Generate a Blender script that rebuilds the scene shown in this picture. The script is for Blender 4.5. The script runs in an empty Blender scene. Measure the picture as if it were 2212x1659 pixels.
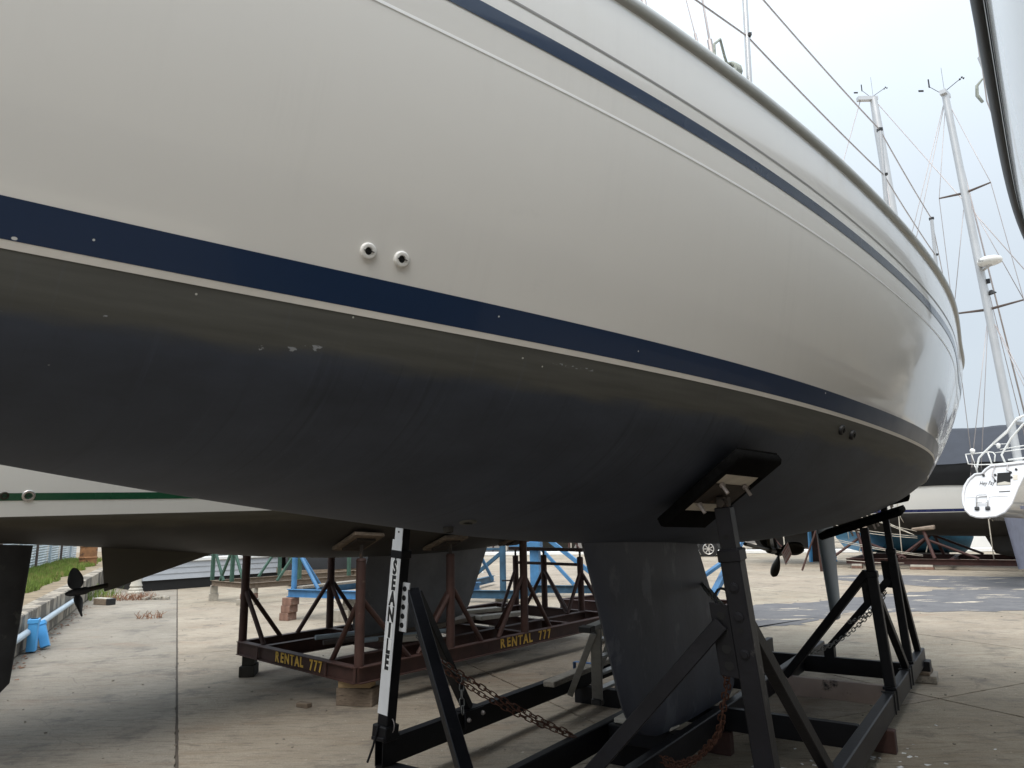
import bpy, bmesh, math, random
from math import sin, cos, pi, radians, sqrt, atan2
from mathutils import Vector, Matrix, noise
rnd = random.Random(7)
scene = bpy.context.scene
COL = scene.collection
# ------------------------------------------------------------------ camera
CAM_H = 1.6
pitch, roll = radians(11.01), radians(1.1)
fwd = Vector((0, cos(pitch), sin(pitch)))
up0 = Vector((0, -sin(pitch), cos(pitch)))
rt0 = Vector((1, 0, 0))
rt = rt0 * cos(roll) - up0 * sin(roll)
up = up0 * cos(roll) + rt0 * sin(roll)
cam = bpy.data.cameras.new('camera')
cam.sensor_fit = 'HORIZONTAL'
cam.sensor_width = 36
cam.lens = 36 * 1534 / 2212
cam.clip_start = 0.05
cam.clip_end = 2000
camo = bpy.data.objects.new('camera', cam)
COL.objects.link(camo)
camo.matrix_world = Matrix(((rt.x, up.x, -fwd.x, 0), (rt.y, up.y, -fwd.y, 0), (rt.z, up.z, -fwd.z, CAM_H), (0, 0, 0, 1)))
scene.camera = camo
# ------------------------------------------------------------------ light
SUN_EL, SUN_AZ = radians(58), radians(200)      # azimuth the sun stands in, from +Y clockwise
world = bpy.data.worlds.new('World')
scene.world = world
world.use_nodes = True
wn, wl = world.node_tree.nodes, world.node_tree.links
bg = wn['Background']
sky = wn.new('ShaderNodeTexSky')
sky.sky_type = 'NISHITA'
sky.sun_disc = False
sky.sun_elevation = SUN_EL
sky.sun_rotation = SUN_AZ
sky.air_density = 1.0
sky.dust_density = 4.0
sky.ozone_density = 1.0
# overcast: the cloud sheet veils the blue, a little uneven
tc = wn.new('ShaderNodeTexCoord')
cl = wn.new('ShaderNodeTexNoise')
cl.inputs['Scale'].default_value = 1.6
cl.inputs['Detail'].default_value = 4
cl.inputs['Roughness'].default_value = 0.55
ramp = wn.new('ShaderNodeValToRGB')
ramp.color_ramp.elements[0].position = 0.30
ramp.color_ramp.elements[0].color = (3.6, 4.08, 4.55, 1)
ramp.color_ramp.elements[1].position = 0.72
ramp.color_ramp.elements[1].color = (4.3, 4.75, 5.15, 1)
mx = wn.new('ShaderNodeMixRGB')
mx.inputs['Fac'].default_value = 0.93
wl.new(tc.outputs['Generated'], cl.inputs['Vector'])
wl.new(cl.outputs['Fac'], ramp.inputs['Fac'])
wl.new(sky.outputs['Color'], mx.inputs['Color1'])
wl.new(ramp.outputs['Color'], mx.inputs['Color2'])
# an overcast sky brightens steadily from the horizon to the zenith
sx_ = wn.new('ShaderNodeSeparateXYZ')
wl.new(tc.outputs['Generated'], sx_.inputs[0])
mr = wn.new('ShaderNodeMapRange')
mr.inputs['From Min'].default_value = 0.0
mr.inputs['From Max'].default_value = 1.0
mr.inputs['To Min'].default_value = 1.0
mr.inputs['To Max'].default_value = 3.7
pw_ = wn.new('ShaderNodeMath')
pw_.operation = 'POWER'
pw_.inputs[1].default_value = 2.9
pw_.use_clamp = True
wl.new(sx_.outputs['Z'], pw_.inputs[0])
wl.new(pw_.outputs[0], mr.inputs['Value'])
ml = wn.new('ShaderNodeMixRGB')
ml.blend_type = 'MULTIPLY'
ml.inputs['Fac'].default_value = 1.0
wl.new(mx.outputs['Color'], ml.inputs['Color1'])
wl.new(mr.outputs['Result'], ml.inputs['Color2'])
wl.new(ml.outputs['Color'], bg.inputs['Color'])
bg.inputs['Strength'].default_value = 0.10
sun = bpy.data.lights.new('sun', 'SUN')
sun.energy = 1.5
sun.angle = radians(42)
sun.color = (1.0, 0.95, 0.88)
suno = bpy.data.objects.new('sun', sun)
COL.objects.link(suno)
sd = Vector((sin(SUN_AZ) * cos(SUN_EL), cos(SUN_AZ) * cos(SUN_EL), sin(SUN_EL)))
suno.rotation_euler = sd.to_track_quat('Z', 'Y').to_euler()
suno.location = sd * 40
vs = scene.view_settings
vs.view_transform = 'Standard'
vs.look = 'None'
vs.exposure = 0.80
vs.gamma = 1.0
vs.use_curve_mapping = False
try:
    scene.cycles.max_bounces = 6
    scene.cycles.diffuse_bounces = 4
except Exception:
    pass

# ------------------------------------------------------------------ materials
def nodes(name):
    m = bpy.data.materials.new(name)
    m.use_nodes = True
    nt = m.node_tree
    b = nt.nodes['Principled BSDF']
    return m, nt, nt.nodes, nt.links, b

def mixc(nt, fac, a, b, mode='MIX'):
    n = nt.nodes.new('ShaderNodeMixRGB')
    n.blend_type = mode
    for k, v in (('Fac', fac), ('Color1', a), ('Color2', b)):
        if hasattr(v, 'is_output'):
            nt.links.new(v, n.inputs[k])
        elif k == 'Fac':
            n.inputs[k].default_value = v
        else:
            n.inputs[k].default_value = (*v, 1)
    return n.outputs['Color']

def tex(nt, kind, vec, scale, **kw):
    n = nt.nodes.new('ShaderNodeTex' + kind)
    n.inputs['Scale'].default_value = scale
    for k, v in kw.items():
        n.inputs[k].default_value = v
    if vec is not None:
        nt.links.new(vec, n.inputs['Vector'])
    return n

def mapping(nt, src, scale=(1, 1, 1), rot=(0, 0, 0), loc=(0, 0, 0)):
    n = nt.nodes.new('ShaderNodeMapping')
    n.inputs['Scale'].default_value = scale
    n.inputs['Rotation'].default_value = rot
    n.inputs['Location'].default_value = loc
    nt.links.new(src, n.inputs['Vector'])
    return n.outputs['Vector']

def rampf(nt, src, p0, p1, c0=(0, 0, 0), c1=(1, 1, 1)):
    n = nt.nodes.new('ShaderNodeValToRGB')
    n.color_ramp.elements[0].position = p0
    n.color_ramp.elements[1].position = p1
    n.color_ramp.elements[0].color = (*c0, 1)
    n.color_ramp.elements[1].color = (*c1, 1)
    nt.links.new(src, n.inputs['Fac'])
    return n.outputs['Color']

def bump(nt, b, h, strength, dist=0.01):
    n = nt.nodes.new('ShaderNodeBump')
    n.inputs['Strength'].default_value = strength
    n.inputs['Distance'].default_value = dist
    nt.links.new(h, n.inputs['Height'])
    nt.links.new(n.outputs['Normal'], b.inputs['Normal'])

def pm(name, base, rough=0.6, var=0.25, scale=6.0, wear=None, wthr=0.62, wscale=9.0, bmp=0.15, bscale=60.0,
       metal=0.0, coat=0.0, stretch=(1, 1, 1), spec=0.5):
    """paint / stone / wood: uneven base colour, patches of wear in a second colour, fine relief"""
    m, nt, N, L, b = nodes(name)
    co = N.new('ShaderNodeTexCoord').outputs['Object']
    v = mapping(nt, co, stretch)
    n1 = tex(nt, 'Noise', v, scale, Detail=6.0, Roughness=0.6)
    dark = tuple(c * (1 - var) for c in base)
    lite = tuple(min(1, c * (1 + var)) for c in base)
    c = mixc(nt, rampf(nt, n1.outputs['Fac'], 0.3, 0.7), dark, lite)
    if wear:
        n2 = tex(nt, 'Noise', v, wscale, Detail=8.0, Roughness=0.65)
        c = mixc(nt, rampf(nt, n2.outputs['Fac'], wthr, wthr + 0.06), c, wear)
    L.new(c, b.inputs['Base Color'])
    b.inputs['Roughness'].default_value = rough
    b.inputs['Metallic'].default_value = metal
    b.inputs['Coat Weight'].default_value = coat
    b.inputs['Specular IOR Level'].default_value = spec
    if bmp:
        n3 = tex(nt, 'Noise', v, bscale, Detail=4.0)
        bump(nt, b, n3.outputs['Fac'], bmp, 0.004)
    return m

def spots(nt, uv, c, lst, col):
    """small chips at given (length, height) places"""
    for (s, v, ls, lv) in lst:
        mp = mapping(nt, uv, (1 / ls, 1 / lv, 0), (0, 0, 0), (-s / ls, -v / lv, 0))
        ln = nt.nodes.new('ShaderNodeVectorMath'); ln.operation = 'LENGTH'
        nt.links.new(mp, ln.inputs[0])
        c = mixc(nt, rampf(nt, ln.outputs['Value'], 0.75, 1.0, (1, 1, 1), (0, 0, 0)), c, col)
    return c

def gelcoat(name, col, rough=0.16, coat=0.6, scuffs=True, chips=(), spec=0.5):
    m, nt, N, L, b = nodes(name)
    uv = N.new('ShaderNodeUVMap').outputs['UV']
    n1 = tex(nt, 'Noise', mapping(nt, uv, (0.5, 1.0, 1)), 1.3, Detail=5.0)
    c = mixc(nt, rampf(nt, n1.outputs['Fac'], 0.35, 0.7), tuple(x * 0.965 for x in col), col)
    if scuffs:
        n2 = tex(nt, 'Noise', mapping(nt, uv, (1.0, 1.6, 1)), 5.0, Detail=10.0, Roughness=0.75)
        n4 = tex(nt, 'Noise', uv, 0.9)
        f = mixc(nt, 1.0, rampf(nt, n2.outputs['Fac'], 0.60, 0.70), rampf(nt, n4.outputs['Fac'], 0.52, 0.62), 'MULTIPLY')
        f2 = mixc(nt, 1.0, f, (0.22, 0.22, 0.22), 'MULTIPLY')
        c = mixc(nt, f2, c, tuple(x * 0.72 for x in col))
        n5 = tex(nt, 'Voronoi', mapping(nt, uv, (1, 1, 1)), 1.7)
        c = mixc(nt, rampf(nt, n5.outputs['Distance'], 0.004, 0.008, (1, 1, 1), (0, 0, 0)), c, (0.25, 0.23, 0.2))
    if chips:
        c = spots(nt, uv, c, chips, (0.6, 0.6, 0.58))
    # faint run-off streaks and a dull bloom, as on any hull ashore
    n9 = tex(nt, 'Noise', mapping(nt, uv, (9, 0.5, 1)), 2.0, Detail=6.0, Roughness=0.7)
    n10 = tex(nt, 'Noise', mapping(nt, uv, (1, 1.5, 1)), 1.1, Detail=3.0)
    f9 = mixc(nt, 1.0, rampf(nt, n9.outputs['Fac'], 0.50, 0.75), rampf(nt, n10.outputs['Fac'], 0.42, 0.7), 'MULTIPLY')
    f9 = mixc(nt, 1.0, f9, (0.5,) * 3, 'MULTIPLY')
    c = mixc(nt, f9, c, tuple(x * 0.84 + 0.004 for x in col))
    n11 = tex(nt, 'Noise', uv, 30.0, Detail=9.0, Roughness=0.8)
    c = mixc(nt, mixc(nt, 1.0, rampf(nt, n11.outputs['Fac'], 0.62, 0.72), (0.25,) * 3, 'MULTIPLY'), c, tuple(x * 0.8 for x in col))
    L.new(c, b.inputs['Base Color'])
    n3 = tex(nt, 'Noise', uv, 4.0, Detail=3.0)
    r = N.new('ShaderNodeMapRange')
    r.inputs['To Min'].default_value = rough * 0.8
    r.inputs['To Max'].default_value = rough * 1.3
    L.new(n3.outputs['Fac'], r.inputs['Value'])
    L.new(r.outputs['Result'], b.inputs['Roughness'])
    b.inputs['Coat Weight'].default_value = coat
    b.inputs['Coat Roughness'].default_value = 0.03
    b.inputs['Specular IOR Level'].default_value = spec
    n6 = tex(nt, 'Noise', uv, 3.0, Detail=2.0)
    bump(nt, b, n6.outputs['Fac'], 0.04, 0.01)
    return m

def antifoul(name, base, band, zband=0.13, rough=0.62, streak=True, scars=()):
    """matt bottom paint, bleached in a band below the waterline; u = length along boat, v = height"""
    m, nt, N, L, b = nodes(name)
    uv = N.new('ShaderNodeUVMap').outputs['UV']
    sp = N.new('ShaderNodeSeparateXYZ')
    L.new(uv, sp.inputs[0])
    n0 = tex(nt, 'Noise', mapping(nt, uv, (1.2, 5, 1)), 2.2, Detail=6.0, Roughness=0.6)
    ad = N.new('ShaderNodeMath'); ad.operation = 'MULTIPLY_ADD'
    L.new(n0.outputs['Fac'], ad.inputs[0]); ad.inputs[1].default_value = 0.10
    L.new(sp.outputs['Y'], ad.inputs[2])
    n1 = tex(nt, 'Noise', mapping(nt, uv, (1.0, 2.4, 1)), 2.5, Detail=8.0, Roughness=0.65)
    c0 = mixc(nt, rampf(nt, n1.outputs['Fac'], 0.3, 0.72), tuple(x * 0.72 for x in base), tuple(x * 1.25 for x in base))
    n2 = tex(nt, 'Noise', mapping(nt, uv, (0.7, 9, 1)), 4.0, Detail=6.0)
    cb = mixc(nt, rampf(nt, n2.outputs['Fac'], 0.3, 0.7), tuple(x * 0.8 for x in band), tuple(x * 1.12 for x in band))
    f = N.new('ShaderNodeMapRange'); f.interpolation_type = 'SMOOTHSTEP'
    f.inputs['From Min'].default_value = -zband - 0.015 + 0.05
    f.inputs['From Max'].default_value = -zband + 0.035 + 0.05
    L.new(ad.outputs[0], f.inputs['Value'])
    c = mixc(nt, f.outputs['Result'], c0, cb)
    if streak:
        # run marks that go down the girth
        n3 = tex(nt, 'Noise', mapping(nt, uv, (40, 1.6, 1), (0, 0, 0.16)), 1.0, Detail=4.0)
        n4 = tex(nt, 'Noise', uv, 0.55)
        g = mixc(nt, 1.0, rampf(nt, n3.outputs['Fac'], 0.57, 0.68), rampf(nt, n4.outputs['Fac'], 0.46, 0.6), 'MULTIPLY')
        inv = N.new('ShaderNodeInvert')
        L.new(f.outputs['Result'], inv.inputs['Color'])
        g = mixc(nt, 1.0, g, inv.outputs['Color'], 'MULTIPLY')
        g = mixc(nt, 1.0, g, (0.55, 0.55, 0.55), 'MULTIPLY')
        c = mixc(nt, g, c, tuple(x * 0.45 for x in base))
        n5 = tex(nt, 'Noise', mapping(nt, uv, (34, 2.0, 1), (0, 0, -0.5)), 1.0, Detail=5.0)
        g2 = mixc(nt, 1.0, rampf(nt, n5.outputs['Fac'], 0.62, 0.74), (0.14, 0.14, 0.14), 'MULTIPLY')
        c = mixc(nt, g2, c, tuple(min(1, x * 2.2 + 0.01) for x in base))
    # barnacle scars and chips: small pale flecks in places
    n6 = tex(nt, 'Voronoi', mapping(nt, uv, (1, 1.4, 1)), 7.0)
    c = mixc(nt, rampf(nt, n6.outputs['Distance'], 0.009, 0.018, (0.6,) * 3, (0, 0, 0)), c, (0.35, 0.36, 0.38))
    for (s, v, ls, lv) in scars:
        mp = mapping(nt, uv, (1 / ls, 1 / lv, 0), (0, 0, 0), (-s / ls, -v / lv, 0))
        ln = N.new('ShaderNodeVectorMath'); ln.operation = 'LENGTH'
        L.new(mp, ln.inputs[0])
        n7 = tex(nt, 'Noise', mapping(nt, uv, (1, 1.6, 1)), 55.0, Detail=3.0)
        g3 = mixc(nt, 1.0, rampf(nt, ln.outputs['Value'], 0.6, 1.0, (1, 1, 1), (0, 0, 0)), rampf(nt, n7.outputs['Fac'], 0.54, 0.6), 'MULTIPLY')
        c = mixc(nt, g3, c, (0.30, 0.315, 0.335))
    c = spots(nt, uv, c, ((0.852, -0.02, .003, .003), (1.23, -0.007, .003, .003), (1.78, -.035, .004, .003), (1.86, -.05, .003, .003)), (0.5, 0.5, 0.46))
    L.new(c, b.inputs['Base Color'])
    b.inputs['Roughness'].default_value = rough
    n8 = tex(nt, 'Noise', uv, 45.0, Detail=4.0)
    bump(nt, b, n8.outputs['Fac'], 0.12, 0.004)
    return m

M = {}
M['gel'] = gelcoat('cream_gelcoat', (0.79, 0.77, 0.73))
M['gel2'] = gelcoat('white_gelcoat', (0.74, 0.73, 0.69), scuffs=False)
M['pin'] = pm('white_pinstripe', (0.97, 0.97, 0.96), 0.3, 0.03, bmp=0)
M['boot'] = gelcoat('blue_boot_stripe', (0.011, 0.028, 0.072), 0.35, 0.06, False, ((0.498, 0.024, .006, .004), (0.632, 0.054, .003, .003), (1.662, 0.073, .003, .003), (2.25, 0.06, .003, .003), (3.6, 0.09, .006, .004)), 0.3)
M['cove'] = gelcoat('blue_cove_stripe', (0.022, 0.042, 0.085), 0.25, 0.4, False)
M['bootwhite'] = pm('white_boot_line', (0.70, 0.665, 0.61), 0.4, 0.08, 3, bmp=0.03)
M['groove'] = pm('grey_groove', (0.26, 0.255, 0.245), 0.5, 0.1, bmp=0)
M['green'] = gelcoat('green_stripe', (0.008, 0.07, 0.032), 0.25, 0.4, False)
M['bluestripe'] = gelcoat('dark_blue_stripe', (0.012, 0.02, 0.09), 0.25, 0.4, False)
SCARS = ((1.02, -0.120, 0.012, 0.008), (1.095, -0.113, 0.022, 0.009), (1.15, -0.100, 0.034, 0.010), (0.505, -0.13, 0.010, 0.007), (0.687, -0.102, 0.007, 0.003), (1.99, -0.034, 0.10, 0.006))
M['anti'] = antifoul('navy_bottom_paint', (0.043, 0.052, 0.074), (0.080, 0.079, 0.070), 0.13,
                     scars=SCARS)
M['anti2'] = antifoul('brown_black_bottom_paint', (0.038, 0.034, 0.029), (0.07, 0.062, 0.045), 0.10)
M['anti3'] = antifoul('black_bottom_paint', (0.022, 0.021, 0.02), (0.03, 0.028, 0.025), 0.06, streak=False)
M['keel'] = pm('dark_keel_paint', (0.044, 0.049, 0.066), 0.55, 0.3, 2.2, (0.085, 0.092, 0.112), 0.55, 3.2, 0.25, 30, stretch=(1.2, 1.2, 0.7))
M['keel2'] = pm('grey_keel_paint', (0.14, 0.14, 0.145), 0.6, 0.25, 3, (0.2, 0.2, 0.2), 0.62, 5, 0.2, 30)
M['rudder'] = pm('slate_blue_rudder_paint', (0.12, 0.15, 0.18), 0.5, 0.15, 3, bmp=0.1)
M['rudder2'] = pm('charcoal_rudder_paint', (0.03, 0.03, 0.032), 0.6, 0.4, 4, (0.07, 0.07, 0.065), 0.6, 7, 0.2)
M['rudder4'] = pm('faded_blue_rudder_paint', (0.15, 0.16, 0.21), 0.7, 0.15, 5, bmp=0.1)
M['rail'] = pm('grey_aluminium_rail', (0.50, 0.50, 0.47), 0.35, 0.08, 3, bmp=0.03, metal=0.35)
M['rubber'] = pm('black_rubber', (0.012, 0.012, 0.013), 0.5, 0.2, bmp=0.1)
M['steel'] = pm('stainless_steel', (0.62, 0.60, 0.58), 0.22, 0.05, metal=0.9, bmp=0)
M['wire'] = pm('grey_wire', (0.42, 0.38, 0.37), 0.4, 0.1, metal=0.5, bmp=0)
M['alu'] = pm('mast_aluminium', (0.55, 0.56, 0.57), 0.35, 0.06, 2, metal=0.45, bmp=0)
M['rope'] = pm('pale_rope', (0.48, 0.44, 0.37), 0.9, 0.25, 60, bmp=0.6, bscale=150)
M['ropegrey'] = pm('grey_green_rope', (0.30, 0.32, 0.28), 0.9, 0.3, 60, bmp=0.6, bscale=150)
M['whiteplastic'] = pm('white_plastic', (0.82, 0.81, 0.78), 0.28, 0.03, coat=0.4, bmp=0)
M['hole'] = pm('dark_hole', (0.008, 0.008, 0.008), 0.9, 0.1, bmp=0)
M['bronze'] = pm('tarnished_bronze', (0.035, 0.030, 0.020), 0.38, 0.5, 9, (0.15, 0.125, 0.09), 0.64, 6, 0.15, metal=0.5)
M['tag'] = pm('paper_tag', (0.62, 0.50, 0.48), 0.7, 0.1, bmp=0)
M['tagred'] = pm('red_print', (0.45, 0.12, 0.10), 0.7, 0.2, bmp=0)
M['blackpaint'] = pm('black_cradle_paint', (0.010, 0.010, 0.012), 0.5, 0.35, 5, (0.055, 0.048, 0.045), 0.66, 9, 0.3, 45, spec=0.22)
M['greypaint'] = pm('worn_black_paint', (0.011, 0.011, 0.014), 0.45, 0.35, 5, (0.075, 0.07, 0.068), 0.665, 8, 0.3, 45, spec=0.25)
M['peel'] = pm('peeling_pink_primer', (0.44, 0.35, 0.31), 0.75, 0.12, 5, (0.02, 0.02, 0.022), 0.585, 3.2, 0.35, 30)
M['postwhite'] = pm('white_post_paint', (0.66, 0.67, 0.68), 0.5, 0.06, 6, (0.35, 0.33, 0.3), 0.73, 14, 0.1)
M['label'] = pm('white_sticker', (0.80, 0.80, 0.79), 0.4, 0.03, bmp=0)
M['ink'] = pm('black_letter', (0.012, 0.012, 0.013), 0.5, 0.1, bmp=0)
M['boardwhite'] = pm('pale_plywood', (0.56, 0.51, 0.43), 0.7, 0.1, 5, bmp=0.15, stretch=(1, 8, 1))
M['carpet'] = pm('black_carpet', (0.006, 0.006, 0.006), 0.95, 0.3, 40, bmp=0.7, bscale=220, spec=0.05)
M['rustplate'] = pm('rusty_plate', (0.035, 0.026, 0.020), 0.7, 0.5, 12, (0.10, 0.055, 0.03), 0.58, 14, 0.4)
M['boltzinc'] = pm('zinc_bolt', (0.45, 0.40, 0.38), 0.45, 0.2, metal=0.4, bmp=0)
M['chainrust'] = pm('rusty_chain', (0.085, 0.032, 0.017), 0.8, 0.5, 40, (0.15, 0.13, 0.12), 0.66, 30, 0.5, 120)
M['chainzinc'] = pm('galvanised_chain', (0.20, 0.20, 0.19), 0.5, 0.25, 40, metal=0.5, bmp=0.2)
M['redoxide'] = pm('red_oxide_steel', (0.055, 0.024, 0.018), 0.7, 0.35, 5, (0.13, 0.095, 0.07), 0.66, 9, 0.35, 40)
M['redbrown'] = pm('red_brown_steel', (0.050, 0.018, 0.014), 0.7, 0.3, 5, (0.14, 0.075, 0.055), 0.66, 9, 0.35, 40)
M['yellow'] = pm('yellow_brush_paint', (0.78, 0.50, 0.09), 0.7, 0.12, 40, bmp=0.2)
M['bluepaint'] = pm('light_blue_paint', (0.062, 0.19, 0.37), 0.5, 0.25, 5, (0.04, 0.10, 0.16), 0.64, 8, 0.2)
M['bluedark'] = pm('weathered_blue_paint', (0.028, 0.08, 0.135), 0.6, 0.35, 5, (0.10, 0.13, 0.14), 0.62, 7, 0.25)
M['bluebox'] = pm('bright_blue_paint', (0.085, 0.36, 0.72), 0.5, 0.12, 5, bmp=0.1)
M['greenpaint'] = pm('green_paint', (0.035, 0.085, 0.06), 0.6, 0.35, 6, (0.17, 0.2, 0.17), 0.63, 8, 0.2)
M['wood'] = pm('new_timber', (0.36, 0.25, 0.13), 0.8, 0.2, 6, bmp=0.3, stretch=(1, 1, 6))
M['woodold'] = pm('weathered_timber', (0.17, 0.13, 0.095), 0.85, 0.35, 6, (0.06, 0.045, 0.035), 0.60, 7, 0.4, stretch=(2, 2, 9))
M['woodgrey'] = pm('grey_timber', (0.26, 0.23, 0.19), 0.85, 0.3, 6, (0.12, 0.10, 0.08), 0.6, 8, 0.4, stretch=(2, 9, 9))
M['wooddark'] = pm('tarred_timber', (0.035, 0.032, 0.026), 0.85, 0.35, 6, (0.08, 0.07, 0.055), 0.64, 7, 0.4)
M['concblock'] = pm('concrete_block', (0.34, 0.31, 0.26), 0.9, 0.25, 9, (0.15, 0.13, 0.11), 0.62, 7, 0.6, 60)
M['brick'] = pm('stained_block', (0.20, 0.115, 0.085), 0.9, 0.35, 9, (0.33, 0.29, 0.24), 0.6, 8, 0.6, 60)
M['strap'] = pm('blue_webbing', (0.085, 0.17, 0.36), 0.8, 0.12, bmp=0.3)
M['wallc'] = pm('old_wall_concrete', (0.34, 0.295, 0.235), 0.9, 0.25, 2.5, (0.12, 0.105, 0.085), 0.50, 2.2, 0.5, 25, stretch=(1, 1, 0.45))
M['pipe'] = pm('grey_plastic_pipe', (0.42, 0.49, 0.54), 0.5, 0.08, bmp=0)
M['grass'] = pm('grass_blade', (0.15, 0.22, 0.035), 0.8, 0.45, 3, (0.30, 0.26, 0.09), 0.54, 4, 0)
M['dry'] = pm('dry_brush', (0.24, 0.125, 0.075), 0.9, 0.4, 9, bmp=0)
M['soil'] = pm('bare_soil', (0.24, 0.185, 0.12), 0.95, 0.35, 3, bmp=0.7, bscale=20)
M['tin'] = pm('corrugated_tin', (0.46, 0.51, 0.53), 0.55, 0.12, 1.5, (0.62, 0.66, 0.66), 0.58, 1.7, 0.05)
M['tindark'] = pm('blue_grey_board', (0.10, 0.12, 0.15), 0.7, 0.15, 3, bmp=0.1)
M['fencepost'] = pm('rusty_post', (0.10, 0.075, 0.065), 0.8, 0.3, bmp=0.2)
M['rusttank'] = pm('rust_orange_steel', (0.28, 0.135, 0.06), 0.85, 0.4, 4, (0.10, 0.05, 0.03), 0.58, 5, 0.4)
M['siding'] = pm('grey_painted_siding', (0.40, 0.42, 0.45), 0.6, 0.06, 2, bmp=0.05)
M['white'] = pm('white_paint', (0.78, 0.78, 0.76), 0.45, 0.04, 2, bmp=0)
M['transom'] = pm('white_transom', (0.60, 0.60, 0.61), 0.25, 0.02, 2, bmp=0, coat=0.4)
M['dark'] = pm('black_void_paint', (0.008, 0.008, 0.008), 0.8, 0.2, bmp=0)
M['tarp'] = pm('charcoal_boat_cover', (0.027, 0.031, 0.042), 0.75, 0.14, 2.5, bmp=0.15)
M['tarpdark'] = pm('black_cover_skirt', (0.013, 0.014, 0.016), 0.85, 0.2, 3, bmp=0.2)
M['teal'] = pm('teal_hull_paint', (0.012, 0.075, 0.13), 0.55, 0.3, 3, bmp=0.1)
M['stone'] = pm('pale_stone', (0.46, 0.43, 0.37), 0.9, 0.15, 8, bmp=0.4)
M['ripbag'] = pm('burlap_pad', (0.30, 0.24, 0.19), 0.95, 0.25, 8, bmp=0.5)
M['carpaint'] = pm('dark_grey_car_paint', (0.03, 0.034, 0.038), 0.22, 0.05, metal=0.3, coat=0.8, bmp=0)
M['glass'] = pm('dark_glass', (0.015, 0.018, 0.02), 0.06, 0.02, coat=0.6, bmp=0)
M['tyre'] = pm('tyre_rubber', (0.013, 0.013, 0.014), 0.8, 0.2, bmp=0.2)
M['rim'] = pm('alloy_rim', (0.65, 0.63, 0.60), 0.25, 0.03, metal=0.7, bmp=0)
M['pebble'] = pm('pebble', (0.22, 0.19, 0.155), 0.9, 0.4, 4, bmp=0.3)
M['leaf'] = pm('foliage', (0.05, 0.075, 0.03), 0.8, 0.5, 5, bmp=0)
M['bark'] = pm('bark', (0.09, 0.07, 0.05), 0.9, 0.3, 8, bmp=0.5)
M['joint'] = pm('joint_filler', (0.085, 0.07, 0.055), 0.95, 0.3, 5, bmp=0.3)

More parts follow.
